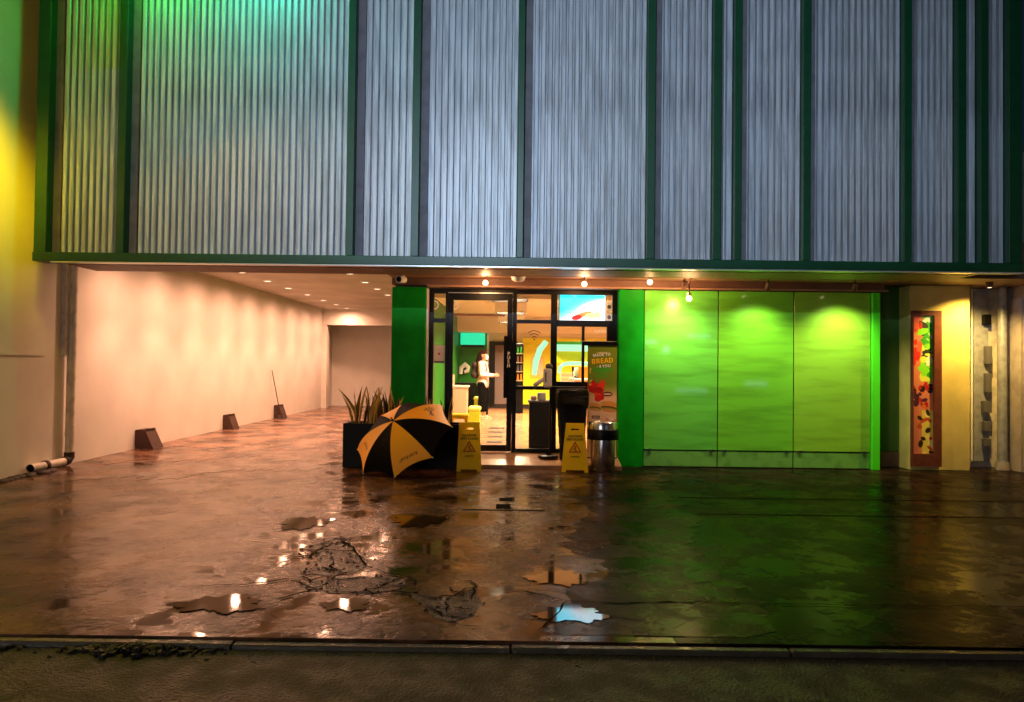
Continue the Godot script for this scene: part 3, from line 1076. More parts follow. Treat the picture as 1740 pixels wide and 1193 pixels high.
func right_side():
	var t = thing("boundary_wall", "grey and pinkish plastered wall at the right edge of the lot", "wall")
	var st = new_st()
	bx(st, Vector3(7.62, -0.2, -12.0), Vector3(7.9, 4.8, 0.0))
	obj("wall", st, M.plaster_grey, t)
	st = new_st()
	bx(st, Vector3(6.885, 0, -12.0), Vector3(7.62, 4.6, -11.62))
	obj("end_wall", st, mat("plaster_white", Color(0.8, 0.76, 0.7), 0.8, 0.0, {"tex": T.stain, "bump": T.fine, "depth": 0.2, "scale": 0.7}), t)
	st = new_st()
	bx(st, Vector3(7.585, 0.0, -11.3), Vector3(7.618, 2.6, -11.1))
	obj("wall_strip", st, M.plaster_grey, t)
	var p = thing("utility_pole", "grey metal post at the right edge with cables", "post", Vector3(7.47, 0, -11.35))
	st = new_st()
	tube(st, Vector3(0, 0, 0), Vector3(0, 4.6, 0), 0.07, 0.06, 16)
	obj("post", st, M.galvanised, p)
	st = new_st()
	tube(st, Vector3(0, 0.0, 0), Vector3(0, 0.12, 0), 0.1, 0.09, 16)
	obj("base", st, M.plaster_grey, p)
	var b = thing("meter_panel", "tall grey meter board with boxes between beige pillar and post", "meter board", Vector3(7.24, 0, -11.6))
	st = new_st()
	cb(st, Vector3(-0.08, 0.1, 0), Vector3(0.14, 2.75, 0.06), 0.005)
	obj("board", st, M.galvanised, b)
	for q in [[0.03, 2.3, 0.12, 0.16], [0.06, 1.75, 0.1, 0.28], [0.06, 1.32, 0.09, 0.3], [0.02, 0.95, 0.14, 0.18], [0.03, 0.65, 0.12, 0.15], [0.03, 0.4, 0.12, 0.12]]:
		st = new_st()
		cb(st, Vector3(q[0], q[1] - q[3] / 2, 0.06), Vector3(q[0] + q[2] * 0.9, q[1] + q[3] / 2, 0.14), 0.005)
		obj("meter_box", st, M.grey_plastic if q[1] < 2 else M.black_plastic, b)
	st = new_st()
	tube(st, Vector3(-0.1, 0.1, 0.03), Vector3(-0.1, 2.78, 0.03), 0.015, -1, 8)
	obj("edge_tube", st, M.white_plastic, b)
	var wl = thing("wall_lamp", "small black box lamp on the white wall beside beige pillar", "lamp", Vector3(7.0, 2.5, -11.62))
	st = new_st()
	cb(st, Vector3(-0.06, -0.1, 0), Vector3(0.05, 0.08, 0.1), 0.006)
	obj("housing", st, M.black_plastic, wl)
	st = new_st()
	tube(st, Vector3(0, 0.06, 0.05), Vector3(0, 0.16, 0.02), 0.012, -1, 8)
	obj("bracket", st, M.black_metal, wl)
	st = new_st()
	quad_uv(st, Vector3(6.9, 0.98, -11.615), Vector3(7.14, 0.98, -11.615), Vector3(7.14, 1.36, -11.615), Vector3(6.9, 1.36, -11.615))
	var im = Image.create(64, 96, false, Image.FORMAT_RGB8)
	im.fill(Color(0.88, 0.85, 0.8))
	var r = RandomNumberGenerator.new()
	r.seed = 9
	for k in 16:
		ell(im, r.randf_range(5, 40), r.randf_range(5, 80), r.randf_range(3, 12), r.randf_range(4, 16), [Color(0.8, 0.2, 0.1), Color(0.15, 0.1, 0.1), Color(0.9, 0.5, 0.3), Color(0.95, 0.93, 0.9)][k % 4], r.randf() * 3)
	tag(obj("poster", st, print_mat("torn_poster", im)), "torn red and white poster on the white wall by the meters", "poster")
	for q in [[Vector3(6.9, 2.76, -11.5), Vector3(7.3, 2.72, -11.5), Vector3(7.62, 2.86, -11.0)], [Vector3(6.95, 2.74, -11.55), Vector3(7.2, 2.9, -11.4), Vector3(7.55, 3.2, -11.0)], [Vector3(7.3, 2.72, -11.5), Vector3(7.6, 2.66, -11.2), Vector3(7.61, 2.0, -11.0)]]:
		st = new_st()
		sweep(st, q, [0.011, 0.011, 0.011], 6)
		obj("cable", st, M.black_plastic, p)


func across_the_road():
	# the row on the other side of the road: what the glass panels mirror and an added window that lights the shop front
	var t = thing("opposite_shop", "dark shop across the road with one long added lit window", "building", Vector3(0, 0, 7.0))
	var st = new_st()
	bx(st, Vector3(-16, -0.1, 0.0), Vector3(16, 6.5, 4.0))
	var gm = StandardMaterial3D.new()
	gm.albedo_color = Color(0.35, 0.33, 0.32)
	obj("wall", st, gm, t)
	var em = StandardMaterial3D.new()
	em.albedo_color = Color(0.2, 0.2, 0.2)
	em.emission_enabled = true
	em.emission = Color(1.0, 0.93, 0.82)
	em.emission_energy_multiplier = 1.2
	st = new_st()
	quad(st, Vector3(-4.2, 0.6, -0.01), Vector3(-10.2, 0.6, -0.01), Vector3(-10.2, 3.0, -0.01), Vector3(-4.2, 3.0, -0.01))
	obj("window", st, em, t)  # unseen lit window, added to brighten the caution signs and umbrella
	area("added_window_fill", Vector3(-7.2, 1.8, 6.95), Vector3(-7.2, 1.8, -10.0), 6.0, 2.4, 19.0, Color(0.98, 0.97, 1.0))
	for q in [[5.4, 2.5, 0.5, 0.1], [6.0, 2.2, 0.22, 0.22], [7.3, 2.75, 0.9, 0.07], [4.9, 2.0, 0.5, 0.08], [10.5, 2.4, 0.8, 0.08], [9.6, 0.9, 0.9, 0.16], [7.0, 0.6, 1.2, 0.12], [11.8, 1.1, 0.5, 0.2]]:
		var em2 = StandardMaterial3D.new()
		em2.emission_enabled = true
		em2.albedo_color = Color(0.2, 0.2, 0.2)
		em2.emission = Color(0.8, 0.92, 1.0)
		em2.emission_energy_multiplier = 9.0 if q[1] > 1.5 else 3.0
		st = new_st()
		bx(st, Vector3(q[0] - q[2] / 2, q[1] - q[3] / 2, -0.06), Vector3(q[0] + q[2] / 2, q[1] + q[3] / 2, -0.001))
		obj("window_lamp", st, em2, t)


# ==================================================================== shop inside
func shop_inside():
	var warm = Color(1.0, 0.88, 0.72)
	for q in [[-0.1, -13.6], [2.6, -13.8], [-0.1, -17.0], [2.6, -17.2], [-0.1, -20.6], [2.6, -20.4]]:
		var t = thing("ceiling_panel_light", "square panel light on the shop ceiling, %s" % {"-0.1-13.6": "left front", "2.6-13.8": "right front", "-0.1-17.0": "left middle", "2.6-17.2": "right middle", "-0.1-20.6": "left rear", "2.6-20.4": "right rear"}["%s%s" % ["-0.1" if q[0] < 0 else "2.6", "%.1f" % q[1]]], "ceiling light", Vector3(q[0], 2.948, q[1]), "panel lights in the shop")
		var st = new_st()
		for k in 4:
			var e = [[-0.34, -0.34, 0.34, -0.31], [-0.34, 0.31, 0.34, 0.34], [-0.34, -0.309, -0.31, 0.309], [0.31, -0.309, 0.34, 0.309]][k]
			bx(st, Vector3(e[0], -0.25, e[1]), Vector3(e[2], 0.0, e[3]))
		obj("added_louvre", st, M.black_metal, t)  # deep black baffle added to hide the lens glare from the wet lot
		st = new_st()
		for k in 4:
			var e = [[-0.36, -0.36, 0.36, -0.342], [-0.36, 0.342, 0.36, 0.36], [-0.36, -0.341, -0.342, 0.341], [0.342, -0.341, 0.36, 0.341]][k]
			bx(st, Vector3(e[0], -0.252, e[1]), Vector3(e[2], 0.0, e[3]))
		obj("frame", st, M.white_plastic, t)
		st = new_st()
		quad(st, Vector3(-0.3, -0.02, -0.3), Vector3(0.3, -0.02, -0.3), Vector3(0.3, -0.02, 0.3), Vector3(-0.3, -0.02, 0.3))
		obj("lamp_lens", st, M.lamp_glow, t)
		area("panel_lamp", Vector3(q[0], 2.92, q[1]), Vector3(q[0], 0, q[1]), 0.58, 0.58, 30.0 if q[1] > -15.0 else 46.0, warm)
	# air conditioner
	var ac = thing("air_conditioner", "air conditioner with a painted aqua glow on the green wall inside the shop", "air conditioner", Vector3(-1.3, 2.12, -22.96))
	var s = new_st()
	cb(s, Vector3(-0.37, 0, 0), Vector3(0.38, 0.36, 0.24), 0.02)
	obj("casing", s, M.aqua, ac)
	s = new_st()
	cb(s, Vector3(-0.34, -0.07, 0.0), Vector3(0.35, 0.0, 0.22), 0.01)
	obj("vent", s, M.black_plastic, ac)
	# ceiling pipe
	s = new_st()
	sweep(s, [Vector3(-1.7, 2.72, -18.0), Vector3(-0.25, 2.72, -18.0)], [0.03, 0.03], 8)
	sweep(s, [Vector3(-0.25, 2.72, -18.0), Vector3(-0.25, 2.93, -18.0)], [0.03, 0.03], 8)
	tag(obj("ceiling_pipe", s, M.brown_metal), "brown pipe bent below the shop ceiling behind the door", "pipe")
	s = new_st()
	bx(s, Vector3(-1.7, 2.8, -14.6), Vector3(5.3, 2.945, -14.35))
	tag(obj("ceiling_beam", s, M.shop_wall), "tan beam across the shop ceiling behind the glass", "beam")
	# counter, seats
	var ct = thing("counter", "peach boxed counter standing behind the glass door", "counter", Vector3(-1.1, 0.165, -15.0))
	s = new_st()
	cb(s, Vector3(-0.14, 0, -0.5), Vector3(0.14, 0.87, 0), 0.006)
	obj("body", s, M.peach_board, ct)
	s = new_st()
	cb(s, Vector3(-0.17, 0.872, -0.53), Vector3(0.17, 0.91, 0.02), 0.006)
	obj("countertop", s, M.white_plastic, ct)
	s = new_st()
	cb(s, Vector3(-0.24, 0.0, -0.5), Vector3(-0.145, 1.13, 0.0), 0.006)
	obj("end_panel", s, M.peach_board, ct)
	for q in [[-0.87, -16.2, 0.42, "lime padded seat beside the peach counter inside the shop"], [-0.93, -19.4, 0.5, "lime padded seat at the back of the shop under the person"]]:
		var se = thing("bench_seat", q[3], "seat", Vector3(q[0], 0.165, q[1]), "lime seats in the shop")
		s = new_st()
		cb(s, Vector3(-0.12, 0.0, -0.4), Vector3(0.12, q[2] - 0.1, 0.0), 0.01)
		obj("base", s, M.lime_seat, se)
		s = new_st()
		cb(s, Vector3(-0.14, q[2] - 0.098, -0.42), Vector3(0.14, q[2], 0.02), 0.03)
		obj("cushion", s, mat("pale_lime", Color(0.85, 0.86, 0.4), 0.5), se)
	s = new_st()
	cb(s, Vector3(-1.6, 0.165, -20.4), Vector3(-0.7, 1.02, -19.9), 0.01)
	tag(obj("service_cabinet", s, M.black_plastic), "low black cabinet behind the person at the back", "cabinet")
	var ys = thing("stool", "low yellow stool just inside the glass door", "stool", Vector3(-0.91, 0.165, -12.35))
	s = new_st()
	cb(s, Vector3(-0.16, 0.44, -0.15), Vector3(0.16, 0.52, 0.15), 0.02)
	obj("seat", s, M.yellow_plastic, ys)
	for q in [[-1, -1], [1, -1], [-1, 1], [1, 1]]:
		s = new_st()
		tube(s, Vector3(q[0] * 0.15, 0, q[1] * 0.14), Vector3(q[0] * 0.12, 0.45, q[1] * 0.11), 0.02, 0.025, 8)
		obj("leg", s, M.yellow_plastic, ys)
	var ch = thing("chair", "white chair by the green wall behind the narrow left pane", "chair", Vector3(-1.42, 0.165, -13.4))
	s = new_st()
	cb(s, Vector3(-0.2, 0.42, -0.2), Vector3(0.2, 0.46, 0.2), 0.01)
	obj("seat", s, M.white_plastic, ch)
	for q in [[-1, -1], [1, -1], [-1, 1], [1, 1]]:
		s = new_st()
		tube(s, Vector3(q[0] * 0.2, 0, q[1] * 0.2), Vector3(q[0] * 0.16, 0.43, q[1] * 0.16), 0.014, -1, 8)
		obj("leg", s, M.black_metal, ch)
	# paper dispenser on the green wall
	var pd = thing("paper_dispenser", "white rounded paper dispenser on the green wall left of the person", "dispenser", Vector3(-1.52, 1.36, -22.93))
	s = new_st()
	sweep(s, [Vector3(-0.14, -0.14, 0.08), Vector3(-0.12, 0.06, 0.1), Vector3(0.0, 0.15, 0.1), Vector3(0.1, 0.06, 0.1), Vector3(0.08, -0.04, 0.1), Vector3(-0.02, -0.08, 0.1)], [0.06, 0.07, 0.08, 0.07, 0.06, 0.05], 12)
	obj("casing", s, M.white_plastic, pd)
	# fridge
	var fg = thing("drinks_fridge", "dark upright drinks fridge beside the door jamb inside the shop", "fridge", Vector3(0.13, 0.165, -20.6))
	s = new_st()
	cb(s, Vector3(-0.2, 0, -0.6), Vector3(0.12, 1.95, 0), 0.01)
	obj("body", s, M.black_plastic, fg)
	for k in 4:
		s = new_st()
		bx(s, Vector3(-0.17, 0.9 + k * 0.25, 0.001), Vector3(0.1, 0.93 + k * 0.25, 0.02))
		obj("shelf", s, M.white_plastic, fg)
		s = new_st()
		for j in 3:
			tube(s, Vector3(-0.12 + j * 0.09, 0.93 + k * 0.25, 0.03), Vector3(-0.12 + j * 0.09, 1.1 + k * 0.25, 0.03), 0.03, 0.018, 8)
		obj("bottle_row", s, [M.orange_panel, M.grey_plastic, M.brown_metal, M.shop_green][k], fg)
	# framed notice on the yellow wall
	var nt = thing("framed_notice", "pale framed notice on the yellow wall inside the shop", "notice", Vector3(0.72, 1.46, -22.948))
	s = new_st()
	bx(s, Vector3(-0.22, -0.34, 0), Vector3(0.22, 0.34, 0.02))
	obj("frame", s, mat("pale_gold", Color(0.85, 0.75, 0.3), 0.5), nt)
	s = new_st()
	bx(s, Vector3(-0.15, -0.25, 0.021), Vector3(0.15, 0.25, 0.025))
	obj("paper", s, M.peach_board, nt)
	# serving line with mint light strips
	var sv = thing("serving_counter", "serving counter with curved mint light strips and orange machine", "counter", Vector3(1.5, 0.165, -17.0))
	s = new_st()
	cb(s, Vector3(-0.15, 0, -0.9), Vector3(2.4, 1.0, 0), 0.01)
	obj("body", s, M.peach_board, sv)
	s = new_st()
	cb(s, Vector3(-0.18, 1.002, -0.95), Vector3(2.43, 1.05, 0.04), 0.01)
	obj("countertop", s, M.white_plastic, sv)
	s = new_st()
	bx(s, Vector3(-0.55, 1.86, -1.2), Vector3(2.4, 1.93, -0.9))
	obj("canopy_board", s, M.shop_green, sv)
	s = new_st()
	bx(s, Vector3(-0.58, 1.70, -1.2), Vector3(2.4, 1.858, -0.88))
	obj("light_strip", s, M.mint_light, sv)
	s = new_st()
	sweep(s, [Vector3(-0.42, 1.16, -0.8), Vector3(-0.4, 1.3, -0.8), Vector3(-0.33, 1.37, -0.8), Vector3(-0.2, 1.4, -0.8), Vector3(0.6, 1.4, -0.8)], [0.05, 0.05, 0.05, 0.05, 0.05], 10)
	obj("light_arc", s, M.mint_light, sv)
	s = new_st()
	sweep(s, [Vector3(-1.0, 1.1, -1.6), Vector3(-0.96, 1.45, -1.6), Vector3(-0.86, 1.75, -1.6), Vector3(-0.7, 1.95, -1.6)], [0.06, 0.08, 0.08, 0.07], 10)
	obj("light_arc", s, M.mint_light, sv)
	s = new_st()
	bx(s, Vector3(-0.5, 1.42, -1.2), Vector3(2.4, 1.69, -1.1))
	obj("menu_board", s, M.lime_seat, sv)
	s = new_st()
	cb(s, Vector3(0.0, 1.06, -0.5), Vector3(0.4, 1.33, -0.2), 0.01)
	obj("orange_machine", s, M.orange_panel, sv)
	s = new_st()
	ball(s, Vector3(-0.05, 1.18, -0.3), 0.11, 12, Vector3(0.8, 1.2, 0.8))
	obj("sauce_jar", s, mat("mint_plastic", Color(0.75, 0.95, 0.75), 0.3), sv)
	s = new_st()
	sweep(s, [Vector3(-0.14, 1.32, -0.2), Vector3(-0.13, 1.1, -0.18), Vector3(0.0, 1.07, -0.15)], [0.025, 0.03, 0.02], 8)
	obj("machine_arm", s, M.black_plastic, sv)
	var rk = thing("display_rack", "small rack of packets and cups on the serving counter", "rack", Vector3(1.12, 1.1, -15.6))
	s = new_st()
	for k in 4:
		bx(s, Vector3(-0.13, -0.02 + k * 0.09, -0.15), Vector3(0.13, -0.008 + k * 0.09, 0))
	bx(s, Vector3(-0.145, -0.935, -0.16), Vector3(-0.13, 0.3, 0.0))
	bx(s, Vector3(0.13, -0.935, -0.16), Vector3(0.145, 0.3, 0.0))
	obj("shelf", s, M.white_plastic, rk)
	s = new_st()
	for k in 3:
		for j in 3:
			bx(s, Vector3(-0.11 + j * 0.08, -0.006 + k * 0.09, -0.12), Vector3(-0.05 + j * 0.08, 0.05 + k * 0.09, -0.03))
	obj("packets", s, M.peach_board, rk)
	# bin cabinet behind the lower pane with things on it
	var cb2 = thing("bin_cabinet", "dark bin cabinet behind the lower glass pane", "bin cabinet", Vector3(0.42, 0.165, -11.95))
	s = new_st()
	cb(s, Vector3(-0.17, 0, -0.4), Vector3(0.17, 0.74, 0.0), 0.01)
	obj("body", s, M.black_plastic, cb2)
	s = new_st()
	cb(s, Vector3(-0.19, 0.742, -0.42), Vector3(0.19, 0.77, 0.02), 0.008)
	obj("lid", s, M.grey_plastic, cb2)
	s = new_st()
	cb(s, Vector3(0.38, 0.937, -12.16), Vector3(0.52, 1.06, -12.05), 0.01)
	tag(obj("paper_box", s, M.white_plastic), "white box lying on the dark bin cabinet", "box")
	s = new_st()
	cb(s, Vector3(0.27, 0.937, -12.2), Vector3(0.37, 1.01, -12.06), 0.02)
	tag(obj("napkin_stack", s, M.blouse), "pink napkin stack on the dark bin cabinet", "napkins")
	# queue marks on the floor
	for k in 4:
		s = new_st()
		bx(s, Vector3(-0.46 - k * 0.02, 0.165, -13.0 - k * 0.95), Vector3(-0.2, 0.171, -12.75 - k * 0.95))
		tag(obj("floor_mark", s, M.black_plastic), "dark floor strip inside the door, %s from the glass" % ["first", "second", "third", "fourth"][k], "floor mark", "dark queue strips on the shop floor")
	# screen in the upper pane
	var tv = thing("advert_screen", "bright screen with a sandwich advert in the upper right pane", "screen", Vector3(1.06, 2.415, -11.62))
	s = new_st()
	cb(s, Vector3(-0.37, -0.215, -0.06), Vector3(0.37, 0.215, 0.0), 0.006)
	obj("casing", s, M.black_plastic, tv)
	s = new_st()
	quad_uv(s, Vector3(-0.36, -0.205, 0.003), Vector3(0.36, -0.205, 0.003), Vector3(0.36, 0.205, 0.003), Vector3(-0.36, 0.205, 0.003))
	var sm = StandardMaterial3D.new()
	sm.albedo_color = Color(0.02, 0.02, 0.02)
	sm.roughness = 0.3
	sm.emission_enabled = true
	sm.emission = Color(1, 1, 1)
	sm.emission_operator = BaseMaterial3D.EMISSION_OP_MULTIPLY
	sm.emission_texture = ImageTexture.create_from_image(screen_image())
	sm.emission_energy_multiplier = 1.9
	obj("screen", s, sm, tv)
	area("screen_light", Vector3(1.06, 2.415, -11.6), Vector3(1.06, 2.3, -8.0), 0.7, 0.4, 0.2, Color(0.6, 0.9, 1.0))
	person()


func screen_image():
	var im = Image.create(256, 144, false, Image.FORMAT_RGB8)
	for y in 144:
		for x in 256:
			var t = clampf((x * 0.55 + y * 1.1 - 90.0) / 80.0, 0.0, 1.0)
			im.set_pixel(x, y, Color(0.0, 0.85, 1.0).lerp(Color(0.96, 0.97, 0.98), t))
	im.fill_rect(Rect2i(150, 4, 100, 14), Color(0.2, 0.92, 1.0))
	var r = RandomNumberGenerator.new()
	r.seed = 3
	ell(im, 165, 78, 88, 40, Color(0.98, 0.9, 0.9), -0.35)
	ell(im, 172, 62, 70, 24, Color(1.0, 0.95, 0.95), -0.35)
	ell(im, 130, 108, 52, 12, Color(0.95, 0.55, 0.25), -0.3)
	ell(im, 96, 124, 30, 14, Color(0.85, 0.12, 0.12), -0.2)
	ell(im, 190, 112, 50, 16, Color(0.98, 0.93, 0.6), 0.0)
	for k in 26:
		ell(im, r.randf_range(90, 230), r.randf_range(60, 125), r.randf_range(3, 10), r.randf_range(2, 6), [Color(0.9, 0.35, 0.3, 0.5), Color(0.95, 0.7, 0.5, 0.6), Color(0.7, 0.6, 0.75, 0.6), Color(0.5, 0.7, 0.3, 0.5)][k % 4], r.randf() * 3)
	return im


func person():
	var t = thing("person", "person in pink blouse and black trousers with brown backpack, facing the counter", "person", Vector3(-0.78, 0.165, -18.4))
	t.rotation_degrees.y = -14
	var leg = []
	for s in [-1.0, 1.0]:
		leg.append([Vector3(0, 0.86, s * 0.09), Vector3(0.03 - s * 0.02, 0.47, s * 0.085), 0.1, 0.062])
		leg.append([Vector3(0.03 - s * 0.02, 0.47, s * 0.085), Vector3(-0.01 - s * 0.03, 0.09, s * 0.085), 0.06, 0.04])
	var torso = [[Vector3(0, 0.92, -0.05), Vector3(0, 0.92, 0.05), 0.125, 0.125], [Vector3(0, 0.95, 0), Vector3(0.01, 1.2, 0), 0.125, 0.12], [Vector3(0.01, 1.18, -0.05), Vector3(0.0, 1.33, -0.08), 0.105, 0.09], [Vector3(0.01, 1.18, 0.05), Vector3(0.0, 1.33, 0.08), 0.105, 0.09], [Vector3(0, 1.36, -0.15), Vector3(0, 1.36, 0.15), 0.06, 0.06]]
	var arms = []
	for s in [-1.0, 1.0]:
		arms.append([Vector3(0, 1.36, s * 0.17), Vector3(0.03, 1.1, s * 0.21), 0.056, 0.044])
		arms.append([Vector3(0.03, 1.1, s * 0.21), Vector3(0.27, 1.08, s * 0.11), 0.043, 0.03])
	var body = torso + arms + leg
	body.append([Vector3(0, 1.38, 0), Vector3(0.02, 1.5, 0), 0.055, 0.05])
	body.append([Vector3(0.0, 1.585, 0), Vector3(0.035, 1.545, 0), 0.088, 0.075])
	for s in [-1.0, 1.0]:
		body.append([Vector3(-0.02 - s * 0.03, 0.05, s * 0.085), Vector3(0.15 - s * 0.03, 0.03, s * 0.09), 0.042, 0.03])
	obj("body", blob(body, 0.02, 0.03), M.skin, t)
	# head details on a finer grid
	var face = [[Vector3(0.0, 1.60, 0), Vector3(0.02, 1.57, 0), 0.092, 0.088], [Vector3(0.03, 1.54, 0), Vector3(0.05, 1.515, 0), 0.07, 0.05], [Vector3(0.105, 1.58, 0), Vector3(0.118, 1.555, 0), 0.01, 0.014], [Vector3(0.0, 1.575, 0.09), Vector3(0.0, 1.55, 0.092), 0.014, 0.01], [Vector3(0.0, 1.575, -0.09), Vector3(0.0, 1.55, -0.092), 0.014, 0.01]]
	obj("head", blob(face, 0.007, 0.015), M.skin, t)
	var st = new_st()
	for s in [-1.0, 1.0]:
		ball(st, Vector3(0.097, 1.585, s * 0.034), 0.011, 8)
	obj("eyes", st, M.black_plastic, t)
	var mask = [[Vector3(0.075, 1.55, 0), Vector3(0.08, 1.51, 0), 0.055, 0.048]]
	obj("face_mask", blob(mask, 0.008, 0.01), M.white_plastic, t)
	# hands: palm, four fingers and a thumb each
	for s in [-1.0, 1.0]:
		var w = Vector3(0.28, 1.08, s * 0.105)
		var hb = [[w, w + Vector3(0.07, 0.0, -s * 0.012), 0.024, 0.03]]
		for f in 4:
			var root = w + Vector3(0.08, 0.022 - f * 0.016, -s * 0.012)
			var l = [0.034, 0.04, 0.036, 0.028][f]
			var mid = root + Vector3(l, 0.004, -s * 0.012)
			hb.append([root, mid, 0.009, 0.008])
			hb.append([mid, mid + Vector3(l * 0.45, -0.006, -s * 0.028), 0.008, 0.007])
		hb.append([w + Vector3(0.03, 0.02, -s * 0.01), w + Vector3(0.07, 0.05, -s * 0.03), 0.012, 0.009])
		hb.append([w + Vector3(0.07, 0.05, -s * 0.03), w + Vector3(0.1, 0.05, -s * 0.045), 0.009, 0.008])
		obj("hand", blob(hb, 0.006, 0.008), M.skin, t)
	var bl = []
	for b in torso + arms:
		bl.append([b[0], b[1], b[2] + 0.014, b[3] + 0.012])
	bl.append([Vector3(0, 0.86, -0.06), Vector3(0, 0.86, 0.06), 0.135, 0.135])
	obj("blouse", blob(bl, 0.02, 0.03), M.blouse, t)
	var tr = []
	for k in 2:
		var b = leg[k * 2]
		tr.append([b[0], b[1], b[2] + 0.016, b[3] + 0.03])
		var c = leg[k * 2 + 1]
		tr.append([c[0], c[0].lerp(c[1], 0.6), c[2] + 0.03, c[2] + 0.022])
	tr.append([Vector3(0, 0.9, -0.06), Vector3(0, 0.9, 0.06), 0.125, 0.125])
	obj("trousers", blob(tr, 0.02, 0.03), M.trousers, t)
	var hr = [[Vector3(-0.03, 1.61, 0), Vector3(0.01, 1.63, 0), 0.098, 0.092], [Vector3(-0.06, 1.58, 0), Vector3(-0.11, 1.4, 0), 0.085, 0.08], [Vector3(-0.11, 1.42, 0), Vector3(-0.13, 1.28, 0.02), 0.075, 0.04]]
	obj("hair", blob(hr, 0.014, 0.03), M.hair, t)
	var bp = [[Vector3(-0.2, 1.08, -0.07), Vector3(-0.2, 1.08, 0.07), 0.085, 0.085], [Vector3(-0.2, 1.34, -0.06), Vector3(-0.2, 1.34, 0.06), 0.075, 0.075], [Vector3(-0.2, 1.1, 0), Vector3(-0.2, 1.34, 0), 0.1, 0.09], [Vector3(-0.27, 1.12, -0.04), Vector3(-0.27, 1.12, 0.04), 0.05, 0.05]]
	obj("backpack", blob(bp, 0.016, 0.03), M.backpack, t)
	st = new_st()
	for s in [-1.0, 1.0]:
		sweep(st, [Vector3(-0.13, 1.4, s * 0.09), Vector3(0.0, 1.45, s * 0.095), Vector3(0.1, 1.35, s * 0.1), Vector3(0.12, 1.2, s * 0.11), Vector3(0.02, 1.1, s * 0.15), Vector3(-0.12, 1.06, s * 0.1)], [0.016, 0.016, 0.016, 0.016, 0.014, 0.012], 8)
	obj("strap", st, M.backpack, t)
	for s in [-1.0, 1.0]:
		st = new_st()
		var x0 = -0.02 - s * 0.03
		cb(st, Vector3(x0 - 0.06, 0.0, s * 0.087 - 0.042), Vector3(x0 + 0.21, 0.024, s * 0.087 + 0.042), 0.01)
		sweep(st, [Vector3(x0 + 0.1, 0.02, s * 0.087 - 0.042), Vector3(x0 + 0.09, 0.075, s * 0.087), Vector3(x0 + 0.1, 0.02, s * 0.087 + 0.042)], [0.012, 0.012, 0.012], 8)
		obj("sandal", st, M.peach_board, t)


